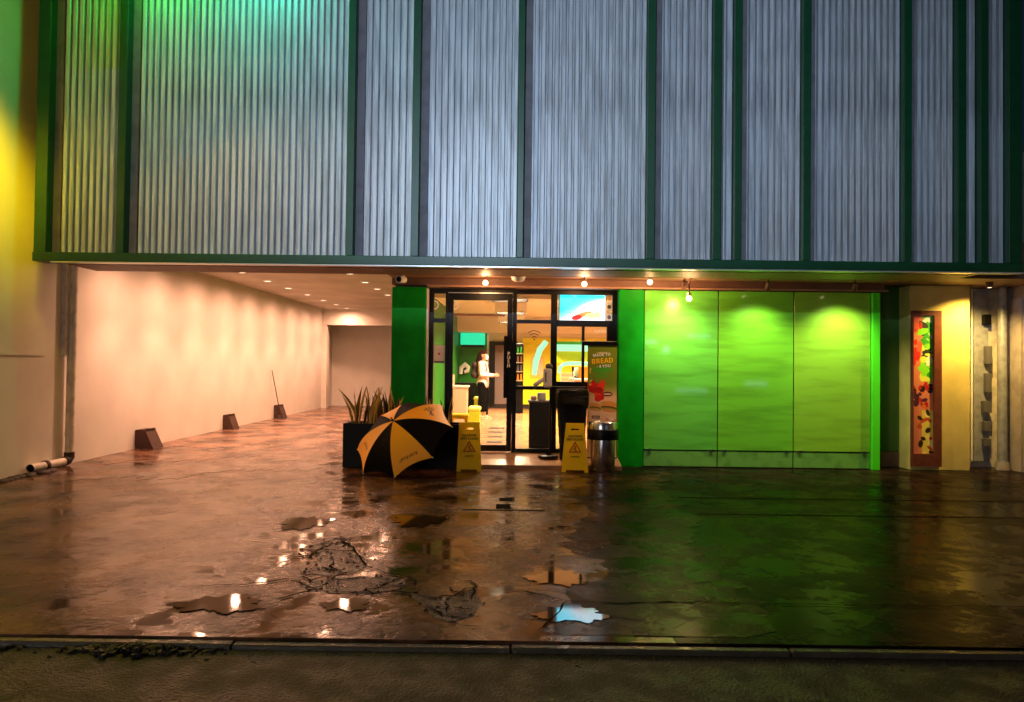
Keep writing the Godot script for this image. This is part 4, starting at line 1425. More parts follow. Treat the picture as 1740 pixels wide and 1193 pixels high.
# ==================================================================== outdoors
func outdoor_things():
	var s
	# ---- conduit, lamps and camera under the soffit
	s = new_st()
	tube(s, Vector3(-1.75, 2.775, -10.42), Vector3(5.6, 2.775, -10.42), 0.02, -1, 8)
	tag(obj("conduit", s, M.soffit_paint), "long thin conduit running under the soffit above the shop", "conduit")
	var bulbs = [[-0.43, 2.69, -10.6, "glowing bulb under the soffit above the glass door"], [0.99, 2.69, -10.6, "glowing bulb under the soffit above the advert screen"], [1.93, 2.73, -10.6, "glowing bulb under the soffit where the green panels begin"], [2.5, 2.50, -10.62, "glowing bulb hanging lowest, in front of first lime glass panel"]]
	for b in bulbs:
		var t = thing("bulb_lamp", b[3], "lamp", Vector3(b[0], b[1], b[2]), "bare bulbs under the soffit")
		s = new_st()
		ball(s, Vector3(0, -0.01, 0), 0.042, 16)
		obj("bulb", s, M.bulb_glow, t)
		s = new_st()
		tube(s, Vector3(0, 0.03, 0), Vector3(0, 0.07, 0), 0.03, -1, 12)
		tube(s, Vector3(0, 0.07, 0), Vector3(0, 2.8 - b[1], 0), 0.012, -1, 8)
		obj("socket", s, M.soffit_paint, t)
		omni("bulb_light", Vector3(b[0], b[1] - 0.01, b[2]), 0.6, Color(1.0, 0.74, 0.5), 0.04)
	var dm = thing("dome_lamp", "white unlit dome lamp on the soffit beside the door bulb", "lamp", Vector3(0.04, 2.80, -10.6))
	s = new_st()
	lathe(s, [[0.0, -0.1], [0.06, -0.092], [0.09, -0.07], [0.1, -0.035], [0.1, 0.0]], 20)
	obj("shade", s, M.white_plastic, dm)
	s = new_st()
	lathe(s, [[0.104, -0.035], [0.112, -0.03], [0.112, 0.0]], 20)
	obj("rim", s, M.white_plastic, dm)
	var heads = [[2.42, "small black spotlight washing the first lime panel", 1.15], [3.62, "small black spotlight washing the middle lime panel", 0.95], [4.86, "small black spotlight washing the last lime panel", 1.25]]
	for h in heads:
		var t = thing("spotlight", h[1], "spotlight", Vector3(h[0], 2.80, -10.58), "spotlights washing the lime panels")
		s = new_st()
		tube(s, Vector3(0, 0, 0), Vector3(0, -0.08, 0), 0.012, -1, 8)
		obj("stem", s, M.dark_soffit, t)
		s = new_st()
		sweep(s, [Vector3(0, -0.07, 0.03), Vector3(0, -0.16, -0.035)], [0.032, 0.04], 14, true)
		obj("head", s, M.dark_soffit, t)
		s = new_st()
		disc(s, Vector3(0, -0.1615, -0.0365), 0.034, Vector3(0, -0.81, -0.585).normalized(), 14)
		obj("lamp_lens", s, M.bulb_glow, t)
		spot("panel_spot", Vector3(h[0], 2.62, -10.62), Vector3(h[0] + 0.02, 0.9, -11.2), h[2] * 2.7, 58.0, Color(1.0, 0.94, 0.78), 0.05, 1.0)
	var ps = thing("spotlight", "small spotlight washing the beige pillar at the right", "spotlight", Vector3(6.86, 2.79, -10.7), "spotlights washing the lime panels")
	s = new_st()
	lathe(s, [[0.0, -0.08], [0.045, -0.075], [0.05, -0.02], [0.05, 0.0]], 14)
	obj("head", s, M.dark_soffit, ps)
	s = new_st()
	disc(s, Vector3(0, -0.0815, 0), 0.03, Vector3.DOWN, 14)
	obj("lamp_lens", s, M.lamp_glow, ps)
	spot("pillar_spot", Vector3(6.86, 2.69, -10.7), Vector3(6.85, 1.0, -11.15), 8.0, 66.0, Color(1.0, 0.82, 0.42), 0.03, 0.8)
	var cc = thing("security_camera", "small round security camera on the soffit corner above left green wall", "camera", Vector3(-1.66, 2.76, -10.7))
	s = new_st()
	sweep(s, [Vector3(0.04, -0.03, -0.05), Vector3(-0.02, -0.04, 0.09)], [0.05, 0.055], 16)
	obj("casing", s, M.white_plastic, cc)
	s = new_st()
	disc(s, Vector3(-0.021, -0.0405, 0.092), 0.042, Vector3(-0.39, -0.06, 0.92).normalized(), 16)
	obj("lens", s, M.black_plastic, cc)
	s = new_st()
	tube(s, Vector3(0.03, 0.05, -0.03), Vector3(0.03, -0.02, -0.03), 0.02, -1, 8)
	obj("bracket", s, M.white_plastic, cc)
	# ---- planter and plants
	var pl = thing("planter", "long black planter box in front of the left green wall", "planter", Vector3(-1.61, 0, -10.86))
	s = new_st()
	var w = 0.84
	bx(s, Vector3(-w, 0.01, 0.2), Vector3(w, 0.64, 0.23))
	bx(s, Vector3(-w, 0.01, -0.23), Vector3(w, 0.64, -0.2))
	bx(s, Vector3(-w, 0.01, -0.2), Vector3(-w + 0.03, 0.64, 0.2))
	bx(s, Vector3(w - 0.03, 0.01, -0.2), Vector3(w, 0.64, 0.2))
	bx(s, Vector3(-w + 0.03, 0.01, -0.2), Vector3(w - 0.03, 0.05, 0.2))
	obj("box", s, M.black_plastic, pl)
	s = new_st()
	bx(s, Vector3(-w + 0.031, 0.5, -0.199), Vector3(w - 0.031, 0.6, 0.199))
	obj("soil", s, M.soil, pl)
	var clumps = [[-2.26, -10.88, 12, 0.13, "snake plant in the planter, left end clump with a leaf leaning out"], [-2.05, -10.84, 17, 0.13, "snake plant in the planter, tall dense clump second from left"], [-1.82, -10.9, 16, 0.13, "snake plant in the planter, clump just left of the umbrella"], [-1.33, -10.92, 4, 0.08, "snake plant behind the umbrella against the green wall"], [-0.95, -10.9, 3, 0.08, "snake plant at the right end of the planter by the sign"]]
	for c in clumps:
		var t = thing("snake_plant", c[4], "plant", Vector3(c[0], 0.6, c[1]), "snake plants in the black planter")
		for k in c[2]:
			var base = Vector3(rng.randf_range(-c[3], c[3]), -0.02, rng.randf_range(-0.12, 0.12))
			var h = rng.randf_range(0.38, 0.6) if c[2] > 5 else rng.randf_range(0.28, 0.5)
			var lean = Vector3(rng.randf_range(-0.12, 0.12) + base.x * 0.5, 0, rng.randf_range(-0.1, 0.1))
			if c[0] < -2.2 and k == 0:
				lean = Vector3(-0.28, 0, 0.05)
				h = 0.55
			obj("leaf", leaf_mesh(base, h, lean, rng.randf_range(0.022, 0.038), rng.randf() * PI), [M.leaf, M.leaf_pale, M.leaf_dark, M.leaf_pale][k % 4], t)
	umbrella()
	# ---- caution signs
	caution_sign("yellow caution sign beside the planter and umbrella", Vector3(-0.63, 0.0, -10.56), 4.0, 0.145, 0.175)
	caution_sign("yellow caution sign in front of the black bin and chrome bin", Vector3(0.88, 0.0, -10.62), -3.0, 0.13, 0.19)
	# ---- chrome bin
	var b = thing("chrome_bin", "round chrome litter bin with black band before the poster", "litter bin", Vector3(1.28, 0.0, -10.62))
	s = new_st()
	lathe(s, [[0.0, 0.0], [0.17, 0.0], [0.175, 0.01], [0.175, 0.46]], 40)
	obj("drum", s, M.chrome, b)
	s = new_st()
	lathe(s, [[0.175, 0.46], [0.222, 0.462], [0.225, 0.47], [0.225, 0.6], [0.222, 0.608], [0.19, 0.61]], 40)
	obj("band", s, M.black_metal, b)
	s = new_st()
	lathe(s, [[0.205, 0.609], [0.205, 0.70], [0.2, 0.712], [0.185, 0.715], [0.17, 0.70], [0.16, 0.65], [0.0, 0.65]], 40)
	obj("ash_tray", s, M.chrome, b)
	# ---- bag-lined bin
	var bb = thing("waste_bin", "tall tapered black waste bin lined with a bag by the window", "waste bin", Vector3(0.87, 0.115, -11.1))
	s = new_st()
	var lo = 0.17
	var hi = 0.235
	var sq = func(r):
		var out = []
		for k in 24:
			var a = TAU * k / 24
			var q = Vector2(cos(a), sin(a))
			var m = pow(pow(abs(q.x), 6) + pow(abs(q.y), 6), 1.0 / 6.0)
			out.append(q / m * r * Vector2(1.0, 0.95))
		return out
	prism(s, sq.call(lo), 0.0, 0.86, Transform3D.IDENTITY, sq.call(hi - 0.012))
	obj("bin_body", s, M.black_plastic, bb)
	s = new_st()
	for k in 4:
		var r0 = [hi - 0.006, hi + 0.008, hi + 0.01, hi - 0.005][k]
		var r1 = [hi + 0.008, hi + 0.01, hi - 0.005, hi - 0.04][k]
		prism(s, sq.call(r0), [0.76, 0.83, 0.98, 1.03][k], [0.83, 0.98, 1.03, 1.05][k], Transform3D.IDENTITY, sq.call(r1))
	obj("bin_bag", s, M.bag_plastic, bb)
	# ---- roll-up poster
	var rp = thing("standing_banner", "standing food poster with green top between window and green wall", "banner", Vector3(1.32, 0.11, -11.12))
	s = new_st()
	quad_uv(s, Vector3(-0.22, 0.03, 0.0), Vector3(0.22, 0.03, 0.0), Vector3(0.22, 1.7, 0.0), Vector3(-0.22, 1.7, 0.0))
	obj("poster", s, print_mat("banner_print", banner_image(), 0.4), rp)
	s = new_st()
	bx(s, Vector3(-0.235, 1.7, -0.015), Vector3(0.235, 1.735, 0.012))
	obj("top_bar", s, M.black_plastic, rp)
	s = new_st()
	bx(s, Vector3(-0.23, 0.0, -0.08), Vector3(0.23, 0.04, -0.001))
	obj("base", s, M.black_plastic, rp)
	s = new_st()
	tube(s, Vector3(0, 0.03, -0.04), Vector3(0, 1.7, -0.02), 0.01, -1, 8)
	obj("support_rod", s, M.galvanised, rp)
	text_mesh("lettering", "MADE TO", 0.062, M.white_print, rp, Vector3(-0.01, 1.565, 0.003), Vector3(0, 0, 5))
	text_mesh("lettering", "BREAD", 0.105, M.yellow_print, rp, Vector3(0.0, 1.475, 0.003), Vector3(0, 0, 5))
	text_mesh("lettering", "- 4 YOU", 0.062, M.white_print, rp, Vector3(0.02, 1.395, 0.003), Vector3(0, 0, 5))
	# ---- sanitiser stand
	var sd = thing("sanitiser_stand", "black sanitiser stand with white dispenser by the door mullion", "stand", Vector3(0.52, 0.135, -11.14))
	s = new_st()
	lathe(s, [[0.0, 0.0], [0.15, 0.0], [0.152, 0.012], [0.12, 0.024], [0.03, 0.03], [0.025, 0.05]], 32)
	obj("base", s, M.black_metal, sd)
	s = new_st()
	tube(s, Vector3(0.03, 0.03, 0), Vector3(0.03, 1.3, 0), 0.018, -1, 12)
	obj("pole", s, M.black_metal, sd)
	var dn = node("dispenser", sd)
	s = new_st()
	cb(s, Vector3(-0.085, 1.04, -0.02), Vector3(0.045, 1.33, 0.08), 0.02)
	obj("casing", s, M.white_plastic, dn)
	s = new_st()
	bx(s, Vector3(-0.055, 1.12, 0.079), Vector3(-0.04, 1.27, 0.083))
	obj("level_window", s, M.black_plastic, dn)
	s = new_st()
	sweep(s, [Vector3(-0.08, 1.17, 0.04), Vector3(-0.2, 1.08, 0.06), Vector3(-0.22, 1.06, 0.06)], [0.03, 0.035, 0.028], 10)
	obj("nozzle", s, M.white_plastic, dn)
	s = new_st()
	lathe(s, [[0.0, 1.33], [0.05, 1.33], [0.055, 1.35], [0.05, 1.38], [0.03, 1.4], [0.0, 1.405]], 16, Vector3(0.0, 0, 0.03))
	obj("cap", s, M.grey_plastic, dn)
	# ---- stickers and papers on the glass
	s = new_st()
	bx(s, Vector3(-1.25, 1.52, -11.405), Vector3(-1.075, 1.8, -11.402))
	var pn = tag(obj("paper_notice", s, M.paper), "white paper notice taped inside the narrow left pane", "notice")
	s = new_st()
	bx(s, Vector3(-1.24, 1.53, -11.4018), Vector3(-1.085, 1.55, -11.4))
	obj("print_line", s, M.black_print, pn)
	s = new_st()
	bx(s, Vector3(-1.18, 1.65, -11.4018), Vector3(-1.15, 1.68, -11.4))
	obj("print_mark", s, M.red_print, pn)
	var arcs = [[-1.25, "white half ring sticker on the narrow pane left of the door"], [-0.948, "white half ring sticker on the glass door, top left corner"]]
	for a in arcs:
		s = new_st()
		disc(s, Vector3(a[0], 2.42, -11.4), 0.075, Vector3.BACK, 20, 0.05, -PI / 2, PI / 2)
		tag(obj("sticker", s, M.white_print), a[1], "sticker", "half ring stickers on the glass")
	var wf = thing("wifi_sticker", "dark wifi symbol sticker on the glass right of the door", "sticker", Vector3(0.30, 1.9, -11.404))
	for k in 3:
		s = new_st()
		disc(s, Vector3.ZERO, 0.055 + 0.045 * k, Vector3.BACK, 14, 0.042 + 0.045 * k, PI * 0.25, PI * 0.75)
		obj("arc", s, M.brown_metal, wf)
	s = new_st()
	disc(s, Vector3(0, 0.005, 0), 0.014, Vector3.BACK, 12)
	obj("dot", s, M.brown_metal, wf)
	for k in 2:
		var st2 = thing("round_sticker", ["white round sticker with dark disc right of the advert screen, upper", "white round sticker with dark disc right of the advert screen, lower"][k], "sticker", Vector3(1.46, [2.42, 2.26][k], -11.404), "round stickers in the upper pane")
		s = new_st()
		bx(s, Vector3(-0.055, -0.07, 0), Vector3(0.035, 0.07, 0.002))
		obj("backing", s, M.white_print, st2)
		s = new_st()
		disc(s, Vector3(-0.008, 0, 0.004), 0.03, Vector3.BACK, 16)
		obj("mark", s, M.grey_plastic, st2)
	var op = thing("window_lettering", "small white lettering on the pane under the advert screen", "lettering", Vector3(1.32, 2.04, -11.404))
	text_mesh("lettering", "OPEN", 0.07, M.white_print, op, Vector3.ZERO)


func leaf_mesh(base, h, lean, w, turn):
	var st = new_st()
	st.set_smooth_group(1)
	var side = Vector3(cos(turn), 0, sin(turn))
	var nrm = Vector3(-side.z, 0, side.x)
	var n = 7
	var rows = []
	for k in n + 1:
		var t = float(k) / n
		var c = base + Vector3(0, h * t, 0) + lean * t * t
		var ww = w * (0.55 + 0.45 * sin(min(t * 2.4, 1.57))) * (1.0 - pow(t, 3.0)) + 0.0015
		var tw = side.rotated(Vector3.UP, t * 0.8)
		var nn = nrm.rotated(Vector3.UP, t * 0.8)
		rows.append([c - tw * ww, c + nn * ww * 0.35, c + tw * ww, c - nn * ww * 0.05 ])
	for k in n:
		for q in 4:
			var j = (q + 1) % 4
			quad(st, rows[k][j], rows[k][q], rows[k + 1][q], rows[k + 1][j])
	return st


func caution_sign(label, at, turn, w_top, w_base):
	var t = thing("caution_sign", label, "caution sign", at, "yellow caution signs at the shop door")
	t.rotation_degrees.y = turn
	var H = 0.68
	var a = 0.14
	for sgn in [1.0, -1.0]:
		var lf = node("leaf", t)
		lf.position = Vector3(0, H, 0)
		lf.rotation_degrees = Vector3(-rad_to_deg(atan2(a, H)) * 1.0, 0 if sgn > 0 else 180, 0)
		var L = sqrt(H * H + a * a)
		var st = new_st()
		var slot_y = -0.085
		# outline with a hand slot, in four pieces
		var wa = func(y): return lerp(w_top, w_base, clampf(-y / L, 0, 1))
		for q in [[0.0, -0.075], [-0.105, -L + 0.03]]:
			front_slab(st, wa.call(q[0]), wa.call(q[1]), q[0], q[1], 0.0, 0.016)
		for sx in [-1.0, 1.0]:
			var x_in = 0.055
			var y0 = -0.075
			var y1 = -0.105
			side_slab(st, sx, x_in, wa.call(y0), wa.call(y1), y0, y1, 0.016)
			# feet
			side_slab(st, sx, w_base - 0.06, wa.call(-L + 0.03), w_base, -L + 0.03, -L, 0.016)
		obj("panel", st, M.yellow_plastic, lf)
		# raised rim
		st = new_st()
		for sx in [-1.0, 1.0]:
			side_slab(st, sx, wa.call(0.0) - 0.012, wa.call(0.0), wa.call(-0.5), 0.0, -0.5, 0.02, wa.call(-0.5) - 0.012)
		obj("rim", st, M.yellow_plastic, lf)
		if sgn > 0:
			text_mesh("lettering", "CAUTION", 0.044, M.black_print, lf, Vector3(0, -0.185, 0.018))
			text_mesh("lettering", "WET FLOOR", 0.044, M.black_print, lf, Vector3(0, -0.232, 0.018))
			text_mesh("lettering", "CUIDADO", 0.028, M.black_print, lf, Vector3(0, -0.475, 0.018))
			st = new_st()
			tri_ring(st, Vector3(0, -0.365, 0.019), 0.105, 0.078)
			obj("warning_triangle", st, M.red_print, lf)
			st = new_st()
			disc(st, Vector3(0.0, -0.335, 0.0195), 0.012, Vector3.BACK, 12)
			bar2(st, Vector3(-0.004, -0.35, 0.0195), Vector3(0.016, -0.385, 0.0195), 0.012)
			bar2(st, Vector3(0.016, -0.385, 0.0195), Vector3(0.04, -0.405, 0.0195), 0.009)
			bar2(st, Vector3(0.01, -0.38, 0.0195), Vector3(-0.012, -0.405, 0.0195), 0.009)
			bar2(st, Vector3(-0.004, -0.355, 0.0195), Vector3(-0.03, -0.372, 0.0195), 0.007)
			obj("slipping_figure", st, M.red_print, lf)


func bar2(st, a, b, w):
	var d = (b - a).normalized()
	var n = Vector3(-d.y, d.x, 0) * w * 0.5
	quad(st, a - n, b - n, b + n, a + n)
	quad(st, a + n, b + n, b - n, a - n)


func tri_ring(st, c, r, ri):
	for k in 3:
		var a0 = PI / 2 + TAU * k / 3
		var a1 = PI / 2 + TAU * (k + 1) / 3
		var d0 = Vector3(cos(a0), sin(a0), 0)
		var d1 = Vector3(cos(a1), sin(a1), 0)
		quad(st, c + d0 * ri, c + d0 * r, c + d1 * r, c + d1 * ri)


func front_slab(st, w0, w1, y0, y1, z0, th):   # w0 at y0 (upper), w1 at y1 (lower)
	var a = [Vector3(-w1, y1, z0 + th), Vector3(w1, y1, z0 + th), Vector3(w0, y0, z0 + th), Vector3(-w0, y0, z0 + th)]
	var b = []
	for v in a:
		b.append(v - Vector3(0, 0, th))
	quad(st, a[0], a[1], a[2], a[3])
	quad(st, b[1], b[0], b[3], b[2])
	for k in 4:
		var j = (k + 1) % 4
		quad(st, a[j], a[k], b[k], b[j])


func side_slab(st, sx, x_in, w0, w1, y0, y1, th, x_in2 = -1.0):
	var xi2 = x_in if x_in2 < 0 else x_in2
	var a = [Vector3(sx * xi2, y1, th), Vector3(sx * w1, y1, th), Vector3(sx * w0, y0, th), Vector3(sx * x_in, y0, th)]
	if sx < 0:
		a.reverse()
	var b = []
	for v in a:
		b.append(v - Vector3(0, 0, th))
	quad(st, a[0], a[1], a[2], a[3])
	quad(st, b[1], b[0], b[3], b[2])
	for k in 4:
		var j = (k + 1) % 4
		quad(st, a[j], a[k], b[k], b[j])


func banner_image():
	var im = Image.create(256, 972, false, Image.FORMAT_RGB8)
	for y in 972:
		var t = clampf((y - 330) / 120.0, 0, 1)
		for x in 256:
			im.set_pixel(x, y, Color(0.45, 0.52, 0.08).lerp(Color(0.93, 0.72, 0.55), t))
	var r = RandomNumberGenerator.new()
	r.seed = 12
	ell(im, 128, 60, 50, 8, Color(0.9, 0.85, 0.7, 0.7))
	ell(im, 128, 210, 90, 32, Color(0.3, 0.62, 0.12))
	ell(im, 128, 262, 70, 12, Color(0.32, 0.6, 0.14))
	for k in 16:
		ell(im, r.randf_range(20, 140), r.randf_range(330, 470), r.randf_range(18, 44), r.randf_range(18, 44), [Color(0.85, 0.12, 0.03), Color(0.93, 0.22, 0.06), Color(0.7, 0.08, 0.03)][k % 3])
	for k in 10:
		ell(im, r.randf_range(6, 40), r.randf_range(200, 520), 7, 10, Color(0.9, 0.8, 0.3, 0.8))
	ell(im, 175, 420, 46, 22, Color(0.4, 0.08, 0.05))
	ell(im, 175, 420, 38, 8, Color(0.9, 0.75, 0.65))
	# sandwiches
	for q in [[70, 520, 54, 22], [190, 510, 76, 30]]:
		ell(im, q[0], q[1], q[2], q[3], Color(0.88, 0.58, 0.24), 0.1)
		ell(im, q[0], q[1] + q[3], q[2], q[3] * 0.5, Color(0.45, 0.1, 0.05), 0.1)
		ell(im, q[0], q[1] + q[3] * 1.2, q[2], q[3] * 0.35, Color(0.4, 0.55, 0.12), 0.1)
		ell(im, q[0], q[1] + q[3] * 1.7, q[2], q[3] * 0.55, Color(0.83, 0.55, 0.28), 0.1)
	im.fill_rect(Rect2i(40, 610, 70, 26), Color(0.3, 0.12, 0.08))
	im.fill_rect(Rect2i(48, 618, 54, 10), Color(0.8, 0.6, 0.5))
	for k in 30:
		ell(im, r.randf_range(130, 250), r.randf_range(620, 960), r.randf_range(8, 22), r.randf_range(8, 26), [Color(0.75, 0.2, 0.25), Color(0.9, 0.55, 0.5), Color(0.35, 0.08, 0.1), Color(0.95, 0.8, 0.7)][k % 4], r.randf() * 3)
	return im


func umbrella_image(kind):
	var im = Image.create(256, 256, false, Image.FORMAT_RGB8)
	im.fill(Color(1.0, 0.70, 0.02))
	var r = RandomNumberGenerator.new()
	r.seed = 30 + kind
	var ink = Color(0.2, 0.07, 0.01)
	if kind == 0:      # dark floral print with a few upright strokes
		for k in 9:
			var a = TAU * k / 9
			ell(im, 182 + cos(a) * 24, 178 + sin(a) * 20, 11, 4, ink, a)
		ell(im, 182, 178, 7, 6, ink)
		for k in 5:
			ell(im, 132 - k * 5 + 14, 182 + (k % 2) * 4, 12, 3, ink, 0.5 - k * 0.3)
		for k in 5:
			ell(im, 84 + k * 8, 184, 2.4, 13 - k % 2 * 4, ink)
		ell(im, 100, 172, 12, 2, ink)
	elif kind == 1:
		for k in 12:
			ell(im, 60 + k * 12, 214 - sin(k * 0.8) * 2, 2.5 + (k % 3), 7 + (k % 2) * 3, Color(0.5, 0.28, 0.03), 0.3)
	else:
		for k in 8:
			ell(im, 70 + k * 15, 180, 4, 14, Color(0.62, 0.3, 0.02), 0.5)
	return im


func umbrella():
	var t = thing("umbrella", "open yellow and black umbrella lying on the ground against planter", "umbrella")
	var c = Vector3(-1.509, 0.475, -10.21)
	var az = -0.554
	var el = 0.834
	var R = 0.724
	var H = 0.345
	var sp = 4.309
	var a = Vector3(cos(el) * sin(az), sin(el), cos(el) * cos(az))
	var u = Vector3.UP.cross(a).normalized()
	var v = a.cross(u)
	var phi = 1.05
	var rib = func(k, f):
		var ang = sp + k * PI / 4
		var d = u * cos(ang) + v * sin(ang)
		return c + d * R * sin(f * phi) / sin(phi) + a * H * (cos(f * phi) - cos(phi)) / (1.0 - cos(phi))
	var dark = mat("umbrella_black", Color(0.025, 0.022, 0.03), 0.6, 0.0, {"spec": 0.2, "bump": T.fine, "depth": 0.3, "scale": 1.0})
	for k in 8:
		var st = SurfaceTool.new()
		st.begin(Mesh.PRIMITIVE_TRIANGLES)
		st.set_smooth_group(1)
		var nf = 14
		var ns = 12
		var pt = func(i, j):
			var s = float(i) / ns
			var hem = 1.0 - 0.075 * sin(PI * s)
			var f = float(j) / nf * hem
			var p = rib.call(k, f).lerp(rib.call(k + 1, f), s)
			p += a * 0.02 * sin(PI * s) * f * (1.0 if false else -0.6)
			return p
		for i in ns:
			for j in nf:
				var q = [[i, j], [i, j + 1], [i + 1, j + 1], [i + 1, j]]
				for w in [0, 1, 2, 0, 2, 3]:
					if j == 0 and w == 3:
						pass
					st.set_uv(Vector2(float(q[w][0]) / ns, float(q[w][1]) / nf))
					st.add_vertex(pt.call(q[w][0], q[w][1]))
		var yellow = k % 2 == 1
		var m = dark
		if yellow:
			var kind = {1: 1, 3: 0, 5: 2, 7: 2}[k]
			m = print_mat("umbrella_yellow_%d" % k, umbrella_image(kind), 0.55)
			m.backlight_enabled = true
			m.backlight = Color(0.2, 0.12, 0.0)
		obj("canopy_panel", st, m, t)
		# rib under the seam
		st = new_st()
		var pts = []
		var rad = []
		for j in 11:
			pts.append(rib.call(k, j / 10.0) - a * 0.008)
			rad.append(0.004)
		sweep(st, pts, rad, 6)
		obj("rib", st, M.galvanised, t)
		st = new_st()
		ball(st, rib.call(k, 1.0), 0.01, 8)
		obj("rib_tip", st, M.white_plastic, t)
	var apex = c + a * H
	var st = new_st()
	sweep(st, [apex - a * 0.01, apex + a * 0.02, apex + a * 0.07], [0.014, 0.01, 0.006], 10)
	obj("ferrule", st, M.black_plastic, t)
	st = new_st()
	sweep(st, [apex, apex - a * 0.62], [0.007, 0.007], 8)
	obj("shaft", st, M.galvanised, t)
	st = new_st()
	var e = apex - a * 0.6
	sweep(st, [e, e - a * 0.06, e - a * 0.1 + u * 0.02, e - a * 0.1 + u * 0.05, e - a * 0.07 + u * 0.065], [0.014, 0.014, 0.014, 0.014, 0.012], 10)
	obj("handle", st, M.black_plastic, t)


func ground_details():
	var s
	# rough repair patches and cracks in the concrete
	var polys = [
		[Vector2(-1.67, -5.97), Vector2(-1.6, -6.2), Vector2(-1.5, -6.36), Vector2(-1.4, -6.34), Vector2(-1.3, -6.05), Vector2(-1.18, -5.78), Vector2(-1.08, -5.5), Vector2(-1.12, -5.3), Vector2(-1.28, -5.22), Vector2(-1.5, -5.3), Vector2(-1.44, -5.62), Vector2(-1.52, -5.85)],
		[Vector2(-1.42, -5.1), Vector2(-1.2, -5.22), Vector2(-0.95, -5.24), Vector2(-0.74, -5.18), Vector2(-0.72, -4.96), Vector2(-0.9, -4.86), Vector2(-1.2, -4.86), Vector2(-1.36, -4.92)],
		[Vector2(-0.66, -4.86), Vector2(-0.45, -4.8), Vector2(-0.32, -4.88), Vector2(-0.25, -5.02), Vector2(-0.2, -4.72), Vector2(-0.22, -4.45), Vector2(-0.34, -4.33), Vector2(-0.48, -4.45), Vector2(-0.55, -4.66)]]
	for p in polys:
		s = new_st()
		var ok = []
		for k in p.size():
			var a = p[k]
			var b = p[(k + 1) % p.size()]
			ok.append(a + Vector2(rng.randf_range(-0.015, 0.015), rng.randf_range(-0.02, 0.02)))
			ok.append(a.lerp(b, 0.5) + Vector2(rng.randf_range(-0.03, 0.03), rng.randf_range(-0.03, 0.03)))
		prism(s, ok, -0.01, 0.003)
		struct("pavement_patch", s, M.patch_concrete)
	var lines = [
		[Vector2(-1.67, -5.97), Vector2(-1.5, -6.36), Vector2(-1.3, -6.05), Vector2(-1.08, -5.5), Vector2(-0.9, -5.3), Vector2(-0.7, -5.22)],
		[Vector2(-1.6, -5.9), Vector2(-1.4, -6.28)], [Vector2(-1.55, -5.95), Vector2(-1.25, -5.92)],
		[Vector2(-1.4, -5.45), Vector2(-1.2, -5.3), Vector2(-1.28, -5.1), Vector2(-1.0, -5.22)],
		[Vector2(-2.1, -4.95), Vector2(-1.8, -5.0), Vector2(-1.5, -5.15), Vector2(-1.38, -5.3)],
		[Vector2(-1.2, -4.85), Vector2(-0.75, -4.88), Vector2(-0.62, -4.85), Vector2(-0.5, -4.76), Vector2(-0.38, -4.82), Vector2(-0.3, -4.98), Vector2(-0.24, -5.04)],
		[Vector2(-0.52, -4.62), Vector2(-0.4, -4.42), Vector2(-0.28, -4.4)], [Vector2(-0.45, -4.6), Vector2(-0.24, -4.55)],
		[Vector2(-0.24, -5.0), Vector2(0.1, -4.92), Vector2(0.35, -4.74), Vector2(0.7, -4.7), Vector2(1.2, -4.76), Vector2(2.2, -4.72), Vector2(3.8, -4.76), Vector2(7.0, -4.8)],
		[Vector2(0.35, -4.74), Vector2(0.28, -4.5), Vector2(0.15, -4.2)]]
	for k in 44:
		var p = polys[[0, 0, 1, 2][k % 4]]
		var bb = Rect2(p[0], Vector2.ZERO)
		for q in p:
			bb = bb.expand(q)
		var a = bb.position + Vector2(rng.randf(), rng.randf()) * bb.size
		if not Geometry2D.is_point_in_polygon(a, PackedVector2Array(p)):
			continue
		var l = [a]
		var dir = Vector2.RIGHT.rotated(rng.randf() * TAU)
		for q in rng.randi_range(2, 4):
			dir = dir.rotated(rng.randf_range(-0.9, 0.9))
			l.append(l[-1] + dir * rng.randf_range(0.05, 0.13))
		lines.append(l)
	for l in lines:
		s = new_st()
		var pts = []
		for k in l.size() - 1:
			var n = max(2, int(l[k].distance_to(l[k + 1]) / 0.06))
			for j in n:
				pts.append(l[k].lerp(l[k + 1], float(j) / n) + Vector2(rng.randf_range(-0.012, 0.012), rng.randf_range(-0.014, 0.014)))
		pts.append(l[-1])
		var prev = null
		for k in pts.size():
			var d = (pts[min(k + 1, pts.size() - 1)] - pts[max(k - 1, 0)]).normalized()
			var wd = rng.randf_range(0.003, 0.010) * (0.4 if k == 0 or k == pts.size() - 1 else 1.0)
			var nn = Vector2(-d.y, d.x) * wd
			var cur = [Vector3(pts[k].x - nn.x, 0.0075, pts[k].y - nn.y), Vector3(pts[k].x + nn.x, 0.0075, pts[k].y + nn.y)]
			if prev != null:
				tri2(s, prev[0], prev[1], cur[1], Vector3.UP)
				tri2(s, prev[0], cur[1], cur[0], Vector3.UP)
			prev = cur
		struct("pavement_crack", s, M.crack)
	s = new_st()
	for k in 140:
		var p = polys[[0, 0, 1, 2][k % 4]]
		var a = p[rng.randi() % p.size()].lerp(p[rng.randi() % p.size()], rng.randf()) + Vector2(rng.randfn(0, 0.04), rng.randfn(0, 0.04))
		var w = rng.randf_range(0.003, 0.012)
		var pg = []
		for q in 5:
			pg.append(a + Vector2.RIGHT.rotated(TAU * q / 5.0 + rng.randf_range(-0.4, 0.4)) * w * rng.randf_range(0.7, 1.3))
		prism(s, pg, 0.002, 0.004 + w * 0.5)
	var gr = obj("grit", s, M.lot_mid)
	tag(gr, "loose concrete grit on the broken patches of the wet lot", "grit")
	gr.set_meta("kind", "stuff")
